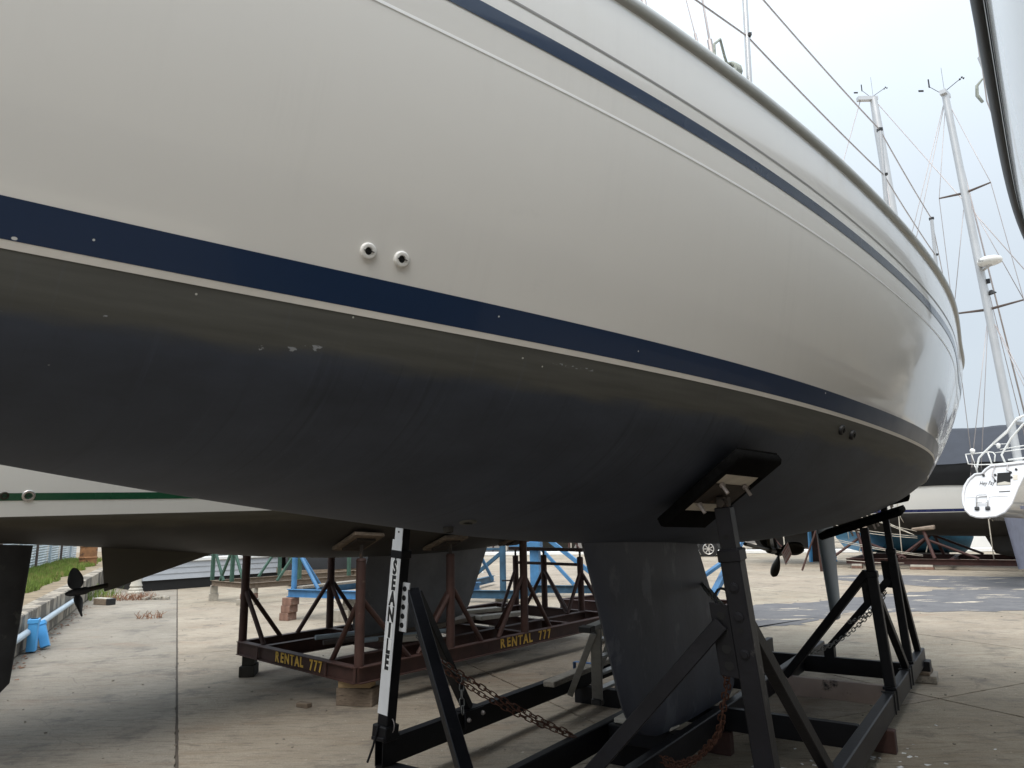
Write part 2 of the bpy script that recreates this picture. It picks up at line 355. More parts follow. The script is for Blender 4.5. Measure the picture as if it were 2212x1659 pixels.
def concrete():
    m, nt, N, L, b = nodes('yard_concrete')
    g = N.new('ShaderNodeNewGeometry').outputs['Position']
    oi = N.new('ShaderNodeObjectInfo')
    n1 = tex(nt, 'Noise', g, 0.55, Detail=8.0, Roughness=0.62)
    c = mixc(nt, rampf(nt, n1.outputs['Fac'], 0.32, 0.68), (0.285, 0.242, 0.185), (0.475, 0.412, 0.325))
    # drag marks of the screed, roughly across the picture
    n2 = tex(nt, 'Noise', mapping(nt, g, (0.55, 5.0, 1), (0, 0, -0.35)), 2.2, Detail=8.0, Roughness=0.7)
    c = mixc(nt, rampf(nt, n2.outputs['Fac'], 0.50, 0.72), c, (0.30, 0.235, 0.165))
    n2b = tex(nt, 'Noise', mapping(nt, g, (0.8, 4.0, 1), (0, 0, -0.25)), 6.0, Detail=8.0, Roughness=0.75)
    c = mixc(nt, rampf(nt, n2b.outputs['Fac'], 0.51, 0.66), c, (0.20, 0.165, 0.13))
    # rust-red runs
    n3 = tex(nt, 'Noise', mapping(nt, g, (0.8, 2.0, 1), (0, 0, -0.5)), 0.9, Detail=7.0, Roughness=0.7)
    f3 = mixc(nt, 1.0, rampf(nt, n3.outputs['Fac'], 0.56, 0.72), (0.55,) * 3, 'MULTIPLY')
    c = mixc(nt, f3, c, (0.29, 0.165, 0.095))
    # dark soot patches, pale spots
    n4 = tex(nt, 'Noise', g, 1.7, Detail=9.0, Roughness=0.72)
    f4 = mixc(nt, 1.0, rampf(nt, n4.outputs['Fac'], 0.53, 0.66), (0.75,) * 3, 'MULTIPLY')
    c = mixc(nt, f4, c, (0.13, 0.115, 0.10))
    n5 = tex(nt, 'Noise', g, 24.0, Detail=5.0)
    c = mixc(nt, rampf(nt, n5.outputs['Fac'], 0.66, 0.74), c, (0.60, 0.54, 0.45))
    n5b = tex(nt, 'Voronoi', g, 5.0)
    c = mixc(nt, rampf(nt, n5b.outputs['Distance'], 0.03, 0.045, (0.8,) * 3, (0, 0, 0)), c, (0.07, 0.06, 0.05))
    # hairline cracks, oil drips
    nd = tex(nt, 'Noise', g, 1.3, Detail=5.0)
    gd = mixc(nt, 0.35, g, nd.outputs['Color'])
    vc = tex(nt, 'Voronoi', gd, 0.62)
    vc.feature = 'DISTANCE_TO_EDGE'
    nk = tex(nt, 'Noise', g, 0.4)
    fk = mixc(nt, 1.0, rampf(nt, vc.outputs['Distance'], 0.0012, 0.004, (1, 1, 1), (0, 0, 0)), rampf(nt, nk.outputs['Fac'], 0.52, 0.60), 'MULTIPLY')
    c = mixc(nt, mixc(nt, 1.0, fk, (0.5,) * 3, 'MULTIPLY'), c, (0.075, 0.06, 0.05))
    vo = tex(nt, 'Voronoi', gd, 1.1)
    fo = mixc(nt, 1.0, rampf(nt, vo.outputs['Distance'], 0.03, 0.11, (1, 1, 1), (0, 0, 0)), rampf(nt, nk.outputs['Fac'], 0.50, 0.56), 'MULTIPLY')
    c = mixc(nt, mixc(nt, 1.0, fo, (0.6,) * 3, 'MULTIPLY'), c, (0.10, 0.085, 0.07))
    n12 = tex(nt, 'Noise', g, 90.0, Detail=6.0, Roughness=0.7)
    c = mixc(nt, mixc(nt, 1.0, rampf(nt, n12.outputs['Fac'], 0.42, 0.62), (0.5,) * 3, 'MULTIPLY'), c, (0.22, 0.185, 0.14))
    # each slab its own tint
    c = mixc(nt, 1.0, c, oi.outputs['Color'], 'MULTIPLY')
    L.new(c, b.inputs['Base Color'])
    b.inputs['Roughness'].default_value = 0.88
    n6 = tex(nt, 'Noise', g, 16.0, Detail=10.0, Roughness=0.75)
    n7 = mixc(nt, 0.5, n6.outputs['Fac'], n2.outputs['Fac'])
    bump(nt, b, n7, 0.9, 0.06)
    return m

def asphalt():
    m, nt, N, L, b = nodes('worn_asphalt_coat')
    g = N.new('ShaderNodeNewGeometry').outputs['Position']
    n1 = tex(nt, 'Noise', g, 3.0, Detail=8.0, Roughness=0.7)
    c = mixc(nt, rampf(nt, n1.outputs['Fac'], 0.3, 0.7), (0.085, 0.083, 0.088), (0.15, 0.145, 0.145))
    n2 = tex(nt, 'Noise', mapping(nt, g, (0.7, 3.2, 1), (0, 0, 0.25)), 0.9, Detail=9.0, Roughness=0.7)
    c = mixc(nt, rampf(nt, n2.outputs['Fac'], 0.585, 0.605), c, (0.50, 0.43, 0.33))
    L.new(c, b.inputs['Base Color'])
    b.inputs['Roughness'].default_value = 0.9
    n6 = tex(nt, 'Noise', g, 60.0, Detail=6.0)
    bump(nt, b, n6.outputs['Fac'], 0.4, 0.01)
    return m

M['concrete'] = concrete()
M['asphalt'] = asphalt()

# ------------------------------------------------------------------ mesh helpers
def V(*a):
    return Vector(a)

class B:
    """collects shapes (world coordinates) for one mesh part"""
    def __init__(self):
        self.bm = bmesh.new()
        self.uv = None
    def quad(self, vs):
        bv = [self.bm.verts.new(v) for v in vs]
        return self.bm.faces.new(bv)
    def box(self, c, sx, sy, sz, X=V(1, 0, 0), Y=V(0, 1, 0), Z=V(0, 0, 1), bev=0.0, wob=0.0):
        c = Vector(c)
        vs = []
        for k in (-1, 1):
            for j in (-1, 1):
                for i in (-1, 1):
                    p = c + X * (i * sx / 2) + Y * (j * sy / 2) + Z * (k * sz / 2)
                    if wob:
                        p += Vector((rnd.uniform(-wob, wob), rnd.uniform(-wob, wob), rnd.uniform(-wob, wob)))
                    vs.append(self.bm.verts.new(p))
        fs = [self.bm.faces.new([vs[i] for i in q]) for q in ((0, 2, 3, 1), (4, 5, 7, 6), (0, 1, 5, 4), (2, 6, 7, 3), (0, 4, 6, 2), (1, 3, 7, 5))]
        if bev:
            es = list({e for f in fs for e in f.edges})
            bmesh.ops.bevel(self.bm, geom=es, offset=bev, segments=1, affect='EDGES')
        return self
    def beam(self, p, q, w, h, upv=V(0, 0, 1), bev=0.004, ext=0.0):
        """box section from p to q; w across, h along upv"""
        p, q = Vector(p), Vector(q)
        d = (q - p).normalized()
        y = upv.cross(d)
        if y.length < 1e-4:
            y = V(1, 0, 0).cross(d)
        y.normalize()
        z = d.cross(y).normalized()
        L = (q - p).length + 2 * ext
        return self.box((p + q) / 2, L, w, h, d, y, z, bev)
    def hollow(self, p, q, w, h, t=0.006, upv=V(0, 0, 1)):
        """open-ended box tube"""
        p, q = Vector(p), Vector(q)
        d = (q - p).normalized(); y = upv.cross(d).normalized(); z = d.cross(y)
        ring = []
        for e in (p, q):
            for (a, b_) in ((w / 2, h / 2), (w / 2 - t, h / 2 - t)):
                ring.append([self.bm.verts.new(e + y * (sx * a) + z * (sy * b_)) for sx, sy in ((-1, -1), (1, -1), (1, 1), (-1, 1))])
        o0, i0, o1, i1 = ring
        for k in range(4):
            n = (k + 1) % 4
            self.bm.faces.new((o0[k], o0[n], o1[n], o1[k]))
            self.bm.faces.new((i0[n], i0[k], i1[k], i1[n]))
            self.bm.faces.new((o0[n], o0[k], i0[k], i0[n]))
            self.bm.faces.new((o1[k], o1[n], i1[n], i1[k]))
        return self
    def ibeam(self, p, q, w, h, t=0.008):
        """I section: two flanges and a web"""
        p, q = Vector(p), Vector(q)
        z = V(0, 0, 1)
        self.beam(p + z * (h / 2 - t / 2), q + z * (h / 2 - t / 2), w, t, bev=0.0)
        self.beam(p - z * (h / 2 - t / 2), q - z * (h / 2 - t / 2), w, t, bev=0.0)
        self.beam(p, q, t, h - 2 * t, bev=0.0)
        return self
    def tube(self, pts, r, n=8, cap=True, closed=False):
        pts = [Vector(p) for p in pts]
        m = len(pts)
        rr = r if isinstance(r, (list, tuple)) else [r] * m
        rings = []
        ref = None
        for i, p in enumerate(pts):
            if closed:
                d = pts[(i + 1) % m] - pts[i - 1]
            else:
                d = pts[min(i + 1, m - 1)] - pts[max(i - 1, 0)]
            d.normalize()
            if ref is None:
                a = V(0, 0, 1) if abs(d.z) < 0.9 else V(1, 0, 0)
            else:
                a = ref
            x = (a - d * a.dot(d)).normalized()
            ref = x
            y = d.cross(x)
            rings.append([self.bm.verts.new(p + x * (rr[i] * cos(2 * pi * k / n)) + y * (rr[i] * sin(2 * pi * k / n))) for k in range(n)])
        for i in range(m if closed else m - 1):
            A, Bq = rings[i], rings[(i + 1) % m]
            for k in range(n):
                self.bm.faces.new((A[k], A[(k + 1) % n], Bq[(k + 1) % n], Bq[k]))
        if cap and not closed:
            self.bm.faces.new(list(reversed(rings[0])))
            self.bm.faces.new(rings[-1])
        return self
    def lathe(self, c, axis, prof, n=20):
        """prof: list of (r, h) along axis"""
        c = Vector(c); d = Vector(axis).normalized()
        a = V(0, 0, 1) if abs(d.z) < 0.9 else V(1, 0, 0)
        x = (a - d * a.dot(d)).normalized(); y = d.cross(x)
        rings = [[self.bm.verts.new(c + d * h + x * (r * cos(2 * pi * k / n)) + y * (r * sin(2 * pi * k / n))) for k in range(n)] for r, h in prof]
        for A, Bq in zip(rings[:-1], rings[1:]):
            for k in range(n):
                self.bm.faces.new((A[k], A[(k + 1) % n], Bq[(k + 1) % n], Bq[k]))
        self.bm.faces.new(list(reversed(rings[0])))
        self.bm.faces.new(rings[-1])
        return self
    def prism(self, poly, ext):
        """closed polygon extruded by vector ext"""
        ext = Vector(ext)
        a = [self.bm.verts.new(Vector(p)) for p in poly]
        b = [self.bm.verts.new(Vector(p) + ext) for p in poly]
        n = len(a)
        self.bm.faces.new(list(reversed(a)))
        self.bm.faces.new(b)
        for i in range(n):
            self.bm.faces.new((a[i], a[(i + 1) % n], b[(i + 1) % n], b[i]))
        return self
    def grid(self, rows, uvs=None, closed=False):
        """rows of points -> quad sheet; uvs same shape"""
        vs = [[self.bm.verts.new(p) for p in r] for r in rows]
        if uvs is not None and self.uv is None:
            self.uv = self.bm.loops.layers.uv.new('UVMap')
        for i in range(len(vs) - 1):
            for j in range(len(vs[0]) - (0 if closed else 1)):
                j2 = (j + 1) % len(vs[0])
                try:
                    f = self.bm.faces.new((vs[i][j], vs[i][j2], vs[i + 1][j2], vs[i + 1][j]))
                except ValueError:
                    continue
                if uvs is not None:
                    for l, u in zip(f.loops, (uvs[i][j], uvs[i][j2], uvs[i + 1][j2], uvs[i + 1][j])):
                        l[self.uv].uv = u
        return self
    def build(self, name, mat, parent=None, smooth=False, angle=None, fix=True):
        if fix:
            bmesh.ops.recalc_face_normals(self.bm, faces=self.bm.faces[:])
        root = parent
        while root is not None and root.parent is not None:
            root = root.parent
        off = root.location.copy() if root is not None else None
        if off is None:
            xs = [v.co for v in self.bm.verts]
            off = V(sum(v.x for v in xs) / len(xs), sum(v.y for v in xs) / len(xs), min(v.z for v in xs))
            own = off
        else:
            own = V(0, 0, 0)
        bmesh.ops.translate(self.bm, verts=self.bm.verts[:], vec=-off)
        me = bpy.data.meshes.new(name)
        self.bm.to_mesh(me)
        self.bm.free()
        me.materials.append(mat)
        if smooth or angle:
            for p in me.polygons:
                p.use_smooth = True
            if angle:
                me.set_sharp_from_angle(angle=radians(angle))
        o = bpy.data.objects.new(name, me)
        COL.objects.link(o)
        o.location = own
        if parent is not None:
            o.parent = parent
        return o

def root(name, loc, label, cat, group=None):
    o = bpy.data.objects.new(name, None)
    o.empty_display_size = 0.2
    COL.objects.link(o)
    o.location = loc
    o['label'] = label
    o['category'] = cat
    if group:
        o['group'] = group
    return o

def tag(o, label, cat, group=None):
    o['label'] = label
    o['category'] = cat
    if group:
        o['group'] = group
    return o

def struct(o, kind='structure'):
    o['kind'] = kind
    return o

def inst(name, me, mat4, parent):
    """a piece that shares mesh data, placed by a world matrix under an unrotated parent"""
    o = bpy.data.objects.new(name, me)
    COL.objects.link(o)
    r = parent
    while r.parent is not None:
        r = r.parent
    o.parent = parent
    o.matrix_local = Matrix.Translation(-r.location) @ mat4
    return o

def frame(o, X, Y, Z):
    return Matrix(((X.x, Y.x, Z.x, o.x), (X.y, Y.y, Z.y, o.y), (X.z, Y.z, Z.z, o.z), (0, 0, 0, 1)))

def text_mesh(txt, size, depth, shear=0.0, bold=0.0):
    cu = bpy.data.curves.new('lettering', 'FONT')
    cu.body = txt
    cu.size = size
    cu.extrude = depth
    cu.align_x = 'CENTER'
    cu.align_y = 'CENTER'
    cu.shear = shear
    cu.offset = bold
    cu.resolution_u = 3
    o = bpy.data.objects.new('lettering', cu)
    COL.objects.link(o)
    dg = bpy.context.evaluated_depsgraph_get()
    me = bpy.data.meshes.new_from_object(o.evaluated_get(dg))
    bpy.data.objects.remove(o)
    bpy.data.curves.remove(cu)
    return me

def put_text(txt, size, depth, mat4, mat, parent, name='lettering', sx=1.0, shear=0.0, bold=0.0):
    me = text_mesh(txt, size, depth, shear, bold)
    me.materials.clear()
    me.materials.append(mat)
    return inst(name, me, mat4 @ Matrix.Diagonal((sx, 1, 1, 1)), parent)

# shared chain link: oval ring 48 x 28 mm
def link_mesh(mat, L=0.052, W=0.03, r=0.0042):
    b = B()
    pts = []
    for k in range(12):
        a = 2 * pi * k / 12
        pts.append((cos(a) * W / 2 + 0.0, 0, sin(a) * W / 2 + (1 if sin(a) > 0 else -1) * (L - W) / 2))
    b.tube(pts, r, 4, closed=True)
    me = bpy.data.meshes.new('chain_link')
    bmesh.ops.recalc_face_normals(b.bm, faces=b.bm.faces[:])
    b.bm.to_mesh(me)
    b.bm.free()
    me.materials.append(mat)
    for p in me.polygons:
        p.use_smooth = True
    return me
LINK_R = link_mesh(M['chainrust'])
LINK_Z = link_mesh(M['chainzinc'])

def catenary(p, q, sag, n):
    p, q = Vector(p), Vector(q)
    return [p.lerp(q, t) - V(0, 0, sag * 4 * t * (1 - t)) for t in [i / n for i in range(n + 1)]]

def chain(label, paths, group=None):
    """paths: list of (points, mesh). Links alternate by 90 degrees along each path"""
    r = root('chain', Vector(paths[0][0][0]), label, 'chain', group)
    for pts, me in paths:
        pts = [Vector(p) for p in pts]
        seg = [0]
        for a, b in zip(pts[:-1], pts[1:]):
            seg.append(seg[-1] + (b - a).length)
        n = max(2, int(seg[-1] / 0.040))
        tw = rnd.uniform(0, 1)
        for k in range(n):
            s = (k + .5) / n * seg[-1]
            i = 0
            while i < len(seg) - 2 and seg[i + 1] < s:
                i += 1
            t = (s - seg[i]) / max(1e-6, seg[i + 1] - seg[i])
            c = pts[i].lerp(pts[i + 1], t)
            d = (pts[i + 1] - pts[i]).normalized()
            a = V(0, 0, 1) if abs(d.z) < 0.9 else V(1, 0, 0)
            x = a.cross(d).normalized(); y = d.cross(x)
            ang = (k % 2) * pi / 2 + tw + rnd.uniform(-.35, .35)
            X = x * cos(ang) + y * sin(ang)
            inst('chain_link', me, frame(c, X, d.cross(X), d), r)
    return r

# ------------------------------------------------------------------ hulls
def spline(xs, ys):
    n = len(xs)
    h = [xs[i + 1] - xs[i] for i in range(n - 1)]
    al = [0] * n
    for i in range(1, n - 1):
        al[i] = 3 * ((ys[i + 1] - ys[i]) / h[i] - (ys[i] - ys[i - 1]) / h[i - 1])
    l, mu, z = [1] * n, [0] * n, [0] * n
    for i in range(1, n - 1):
        l[i] = 2 * (xs[i + 1] - xs[i - 1]) - h[i - 1] * mu[i - 1]
        mu[i] = h[i] / l[i]
        z[i] = (al[i] - h[i - 1] * z[i - 1]) / l[i]
    c = [0] * n; bb = [0] * n; d = [0] * n
    for j in range(n - 2, -1, -1):
        c[j] = z[j] - mu[j] * c[j + 1]
        bb[j] = (ys[j + 1] - ys[j]) / h[j] - h[j] * (c[j + 1] + 2 * c[j]) / 3
        d[j] = (c[j + 1] - c[j]) / (3 * h[j])
    def f(x):
        i = 0
        while i < n - 2 and x > xs[i + 1]:
            i += 1
        t = x - xs[i]
        return ys[i] + bb[i] * t + c[i] * t * t + d[i] * t ** 3
    return f

class Hull:
    """hull in boat coordinates: s along the keel, y out to one side, zb above the top of the bottom paint"""
    Q, AA, BB = 1.7, 2.2, 0.62
    def __init__(self, ang, origin, z0, slope, ks, bw, fl, d, zs, s0, s1, bow=None, trans_rake=0.0):
        self.e = V(cos(radians(ang)), sin(radians(ang)), 0)
        self.n = V(self.e.y, -self.e.x, 0)
        self.o = Vector(origin)
        self.z0, self.sl = z0, slope
        self.bwf, self.flf, self.df, self.zsf = spline(ks, bw), spline(ks, fl), spline(ks, d), zs
        self.s0, self.s1, self.bow, self.rake = s0, s1, bow, trans_rake
    def sec(self, s):
        bw, fl, d = max(self.bwf(s), 0.008), self.flf(s), max(self.df(s), 0.02)
        if self.bow is not None:              # pinch the section shut towards the stem
            a, b = self.bow                   # a: fine from here, b: stem
            k = min(1, max(0, (s - b) / (a - b)))
            k = k ** 0.8
            fl *= k; bw *= min(1, k * 1.3 + 0.02)
        return bw, bw + fl, d, self.zsf(s)
    def yz(self, s, t):
        bw, bs, d, zs = self.sec(s)
        if t >= 0:
            return bw + (bs - bw) * (1 - (1 - t) ** self.Q), t * zs
        k = (bs - bw) * self.Q / zs
        u = min(1, sin(-t * pi / 2))
        y = bw * max(1 - u ** self.AA, 0) ** self.BB - k * d * u * (1 - u) ** 2
        return max(y, 0), -u * d
    def W(self, s, y, zb):
        return self.o + self.e * s + self.n * y + V(0, 0, zb + self.z0 + self.sl * s)
    def P(self, s, t, side=1, off=0.0):
        y, z = self.yz(s, t)
        p = self.W(s, y * side, z)
        if off:
            p += self.N(s, t, side) * off
        return p
    def N(self, s, t, side=1):
        h = 0.01
        y0, z0 = self.yz(s - h, t); y1, z1 = self.yz(s + h, t)
        t0, t1 = max(t - h, -0.999), min(t + h, 1)
        y2, z2 = self.yz(s, t0); y3, z3 = self.yz(s, t1)
        a = self.W(s + h, y1 * side, z1) - self.W(s - h, y0 * side, z0)
        b = self.W(s, y3 * side, z3) - self.W(s, y2 * side, z2)
        nn = a.cross(b).normalized()
        if nn.dot(self.n * side) < 0 and abs(nn.dot(self.n)) > 0.02:
            nn = -nn
        elif nn.z > 0 and t < -0.6:
            nn = -nn
        return nn
    def find(self, x, y, side=1):
        """bottom point (s, t) below which ground point x, y lies"""
        p = V(x, y, 0) - V(self.o.x, self.o.y, 0)
        s, yy = p.dot(self.e), p.dot(self.n) * side
        lo, hi = -1.0, 0.0
        for _ in range(50):
            m = (lo + hi) / 2
            if self.yz(s, m)[0] < yy:
                lo = m
            else:
                hi = m
        return s, (lo + hi) / 2
    def sheet(self, ts, side, off=0.0, ss=None):
        rows, uvs = [], []
        for s in ss:
            r, u = [], []
            for t in ts:
                sk = s
                if self.rake and s > self.s1 - 1.2:      # transom rake: pull the upper stations
                    y, z = self.yz(s, t)
                    sk = s + self.rake * z * (s - (self.s1 - 1.2)) / 1.2
                    p = self.W(sk, y * side, z)
                    if off:
                        p += self.N(s, t, side) * off
                else:
                    p = self.P(s, t, side, off)
                r.append(p)
                u.append((s, self.yz(s, t)[1]))
            rows.append(r); uvs.append(u)
        return rows, uvs
    def make(self, parent, mats, nst=90, bands=(), deck=True, rail=0.03, railmat=None, names=('bottom_paint', 'topsides')):
        ss = [self.s0 + (self.s1 - self.s0) * i / nst for i in range(nst + 1)]
        tl = [-1 + i / 26 for i in range(27)]
        tu = [i / 14 for i in range(15)]
        for nm, ts, mt in ((names[0], tl, mats[0]), (names[1], tu, mats[1])):
            b = B()
            for side in (1, -1):
                r, u = self.sheet(ts, side, 0, ss)
                b.grid(r, u)
            bmesh.ops.remove_doubles(b.bm, verts=b.bm.verts[:], dist=1e-5)
            b.build(nm, mt, parent, smooth=True)
        # transom
        b = B()
        b.uv = b.bm.loops.layers.uv.new('UVMap')
        ts = tl + tu[1:]
        r1, u1 = self.sheet(ts, 1, 0, [self.s1]); r2, u2 = self.sheet(ts, -1, 0, [self.s1])
        n_ = len(ts)
        b.grid([r1[0], r2[0]], [[(y, z) for (y, z) in u1[0]], [(y - 1, z) for (y, z) in u2[0]]])
        b.build('transom', mats[1], parent)
        for (nm, zb0, zb1, mt, off) in bands:   # zb0/zb1 functions of s
            b = B()
            bs_ = [s for s in ss if s > self.s0 + 0.4]
            for side in (1, -1):
                rows, uvs = [], []
                for s in bs_:
                    bw, bsh, d, zs = self.sec(s)
                    r, u = [], []
                    for k in range(4):
                        z = zb0(s, zs) + (zb1(s, zs) - zb0(s, zs)) * k / 3
                        t = z / zs
                        r.append(self.P(s, t, side, off)); u.append((s, z))
                    rows.append(r); uvs.append(u)
                b.grid(rows, uvs)
            b.build(nm, mt, parent, smooth=True)
        if deck:
            b = B(); rows = []
            for s in ss:
                bw, bsh, d, zs = self.sec(s)
                rr_ = self.rake * zs * max(0, (s - (self.s1 - 1.2)) / 1.2)
                rows.append([self.W(s + rr_, bsh * k / 4, zs + 0.06 * (1 - (k / 4) ** 2) - 0.012) for k in range(-4, 5)])
            b.grid(rows)
            b.build('deck', mats[1], parent, smooth=True)
        if rail:
            b = B()
            for side in (1, -1):
                rows = []
                for s in ss:
                    bw, bsh, d, zs = self.sec(s)
                    rr_ = self.rake * zs * max(0, (s - (self.s1 - 1.2)) / 1.2)
                    prof = []
                    for k in range(9):
                        a = -pi / 2 + pi * k / 8
                        prof.append((bsh + cos(a) * rail * 0.8 + 0.002, zs + 0.012 + sin(a) * rail))
                    prof += [(bsh - 0.02, zs + 0.012 + rail), (bsh - 0.02, zs - 0.02)]
                    rows.append([self.W(s + rr_, y * side, z) for y, z in prof])
                b.grid(rows, closed=True)
            b.build('toe_rail', railmat or M['rail'], parent, smooth=True, angle=50)
    def sheer(self, s, dz=0.0, dy=0.0, side=1):
        bw, bsh, d, zs = self.sec(s)
        return self.W(s, (bsh + dy) * side, zs + dz)

def foil_fin(b, root_le, root_te, tip_le, tip_te, thick, n, up_ax=None, round_tip=0.25, rows=14, prof=12):
    """fin with an aerofoil section; four corner points in its centre plane, n = plane normal"""
    root_le, root_te, tip_le, tip_te = map(Vector, (root_le, root_te, tip_le, tip_te))
    R = []
    for i in range(rows + 1):
        v = i / rows
        le, te = root_le.lerp(tip_le, v), root_te.lerp(tip_te, v)
        k = 1.0
        if round_tip and v > 1 - round_tip:      # round the lower corners
            w = (v - (1 - round_tip)) / round_tip
            cut = 0.5 * (1 - sqrt(max(0, 1 - w * w))) * 0.55
            le, te = le.lerp(te, cut * 0.62), te.lerp(le, cut * 0.45)
            k = sqrt(max(0.02, 1 - w ** 3 * 0.9))
        r = []
        for j in range(2 * prof):
            a = pi * (j if j <= prof else 2 * prof - j) / prof
            x = (1 - cos(a)) / 2
            yt = 5 * (0.2969 * sqrt(x) - 0.126 * x - 0.3516 * x * x + 0.2843 * x ** 3 - 0.1036 * x ** 4)
            sgn = 1 if j <= prof else -1
            r.append(le.lerp(te, x) + n * (sgn * yt * thick * k))
        R.append(r)
    b.grid(R, closed=True)
    for r in (R[0], R[-1]):
        b.bm.faces.new([b.bm.verts.new(p) for p in r])
    return b

# ------------------------------------------------------------------ ground
D1 = V(cos(radians(115)), sin(radians(115)), 0)      # joints and wall run this way
N1 = V(D1.y, -D1.x, 0)
def G(off, along, z=0.0):
    return N1 * off + D1 * along + V(0, 0, z)

b = B()
b.quad([V(-400, -400, -0.02), V(400, -400, -0.02), V(400, 400, -0.02), V(-400, 400, -0.02)])
ground = struct(b.build('ground', M['concrete'], None))
ground.color = (0.95, 0.95, 0.95, 1)
b = B()
b.quad([G(-1.8, -12, -0.012), G(38, -12, -0.012), G(38, 48, -0.012), G(-1.8, 48, -0.012)])
gj = b.build('joint_filler', M['joint'], ground)
def slab_mesh(w, l):
    b = B()
    nx, ny = 2, 3
    hw, hl = w / 2 - 0.011, l / 2 - 0.007
    poly = []
    for (x0, y0), (x1, y1), m in (((-hw, -hl), (hw, -hl), 40), ((hw, -hl), (hw, hl), 90), ((hw, hl), (-hw, hl), 40), ((-hw, hl), (-hw, -hl), 90)):
        for k in range(m):
            t = k / m
            j = 0.004 * noise.noise(V(t * 30 + x0, y0 * 3, 2)) + (0.010 if rnd.random() < .06 else 0)
            px, py = x0 + (x1 - x0) * t, y0 + (y1 - y0) * t
            sc_ = 1 - j / max(hw, .5)
            poly.append(V(px - (j if x0 == x1 else 0) * (1 if px > 0 else -1), py - (j if y0 == y1 else 0) * (1 if py > 0 else -1), -0.02))
    b.prism(poly, V(0, 0, 0.02))
    me = bpy.data.meshes.new('slab')
    bmesh.ops.recalc_face_normals(b.bm, faces=b.bm.faces[:])
    b.bm.to_mesh(me); b.bm.free()
    me.materials.append(M['concrete'])
    return me
SL = slab_mesh(3.05, 6.1)
SLN = slab_mesh(1.9, 6.1)
for j in range(-3, 5):
    al = 16.7 - 6.1 * j + 3.05 - 6.1
    for k in range(-1, 12):
        off = (0.10 + 3.05 * k + 1.525) if k >= 0 else -0.85
        o = inst('slab', SL if k >= 0 else SLN, frame(G(off, al), N1, D1, V(0, 0, 1)), ground)
        t = rnd.uniform(0.94, 1.04)
        if k == -1:
            o.color = (0.80 * t, 0.825 * t, 0.86 * t, 1)
        else:
            o.color = (t, t * rnd.uniform(0.98, 1.0), t * rnd.uniform(0.95, 1.0), 1)
# blackened coat painted over the yard in front of the far boats: ragged sheet 4 mm up
def patch(name, pts, jit=0.10, sub=9):
    b = B()
    poly = []
    for i, p in enumerate(pts):
        q = pts[(i + 1) % len(pts)]
        for k in range(sub):
            t = k / sub
            poly.append(V(p[0] + (q[0] - p[0]) * t + rnd.uniform(-jit, jit), p[1] + (q[1] - p[1]) * t + rnd.uniform(-jit, jit), 0.004))
    f = b.bm.faces.new([b.bm.verts.new(p) for p in poly])
    bmesh.ops.triangulate(b.bm, faces=[f])
    return struct(b.build(name, M['asphalt'], None))
patch('asphalt_patch', [(8.5, 20.0), (9.6, 20.2), (12.6, 18.6), (15.5, 17.2), (13.0, 14.4), (8.9, 12.2), (7.1, 12.35), (5.4, 12.4), (4.4, 11.3), (3.5, 11.0), (3.9, 13.6), (5.4, 14.0), (6.4, 14.5), (8.1, 15.4), (9.6, 16.1), (8.9, 17.5), (8.0, 18.9)])
# bank behind the wall
b = B()
rows = []
for i in range(31):
    al = 0 + i * 1.4
    r = []
    for j in range(9):
        off = -1.99 - j * 0.75
        z = 0.47 + 0.02 * j + (0.05 * noise.noise(V(al * .4, off, 0)) if j else 0)
        r.append(G(off, al, z))
    rows.append(r)
b.grid(rows)
struct(b.build('bank', M['soil'], None, smooth=True))
# grass: thousands of blades, one mesh
b = B()
for i in range(30000):
    al = rnd.uniform(8, 31); off = -2.25 - rnd.random() * 1.5
    if off < -5.5:
        continue
    edge = noise.noise(V(al * .8, 0, 3))
    if off > -2.42 - 0.25 * edge:
        continue
    p = G(off, al, 0.47 + 0.02 * (-off - 1.99) / .75)
    h = rnd.uniform(0.06, 0.19); w = rnd.uniform(0.008, 0.018)
    a = rnd.uniform(0, 2 * pi); d = V(cos(a), sin(a), 0)
    lean = V(rnd.uniform(-.06, .06), rnd.uniform(-.06, .06), 0)
    b.bm.faces.new([b.bm.verts.new(q) for q in (p - d * w, p + d * w, p + lean + V(0, 0, h))])
g = struct(b.build('grass', M['grass'], None, fix=False), 'stuff')

# ------------------------------------------------------------------ main boat
ZS = lambda s: 1.211 - .0152 * (s - 4) + .0016 * (s - 4) ** 2
SK = [-1.6, -.4, .8, 2.0, 3.2, 4.6, 6.2, 7.8, 9.0, 9.9]
n53 = V(sin(radians(53)), -cos(radians(53)), 0)
H1 = Hull(53, n53 * -2.2, 2.2, -.03, SK,
          [-0.0239, 0.2561, 0.5993, 0.982, 1.28, 1.4713, 1.4921, 1.2482, 1.0517, 0.773],
          [0.1763, 0.2086, 0.2431, 0.2295, 0.2013, 0.2038, 0.2572, 0.4009, 0.4732, 0.4764],
          [0.0541, 0.2478, 0.4183, 0.5377, 0.6114, 0.623, 0.582, 0.2333, 0.0775, 0.014],
          ZS, -2.3, 9.9, bow=(-1.0, -2.3))
boat = root('sailboat', H1.W(4.4, 0, -1.75), 'large cream sailboat with blue boot stripe and dark bottom filling the foreground', 'sailboat')
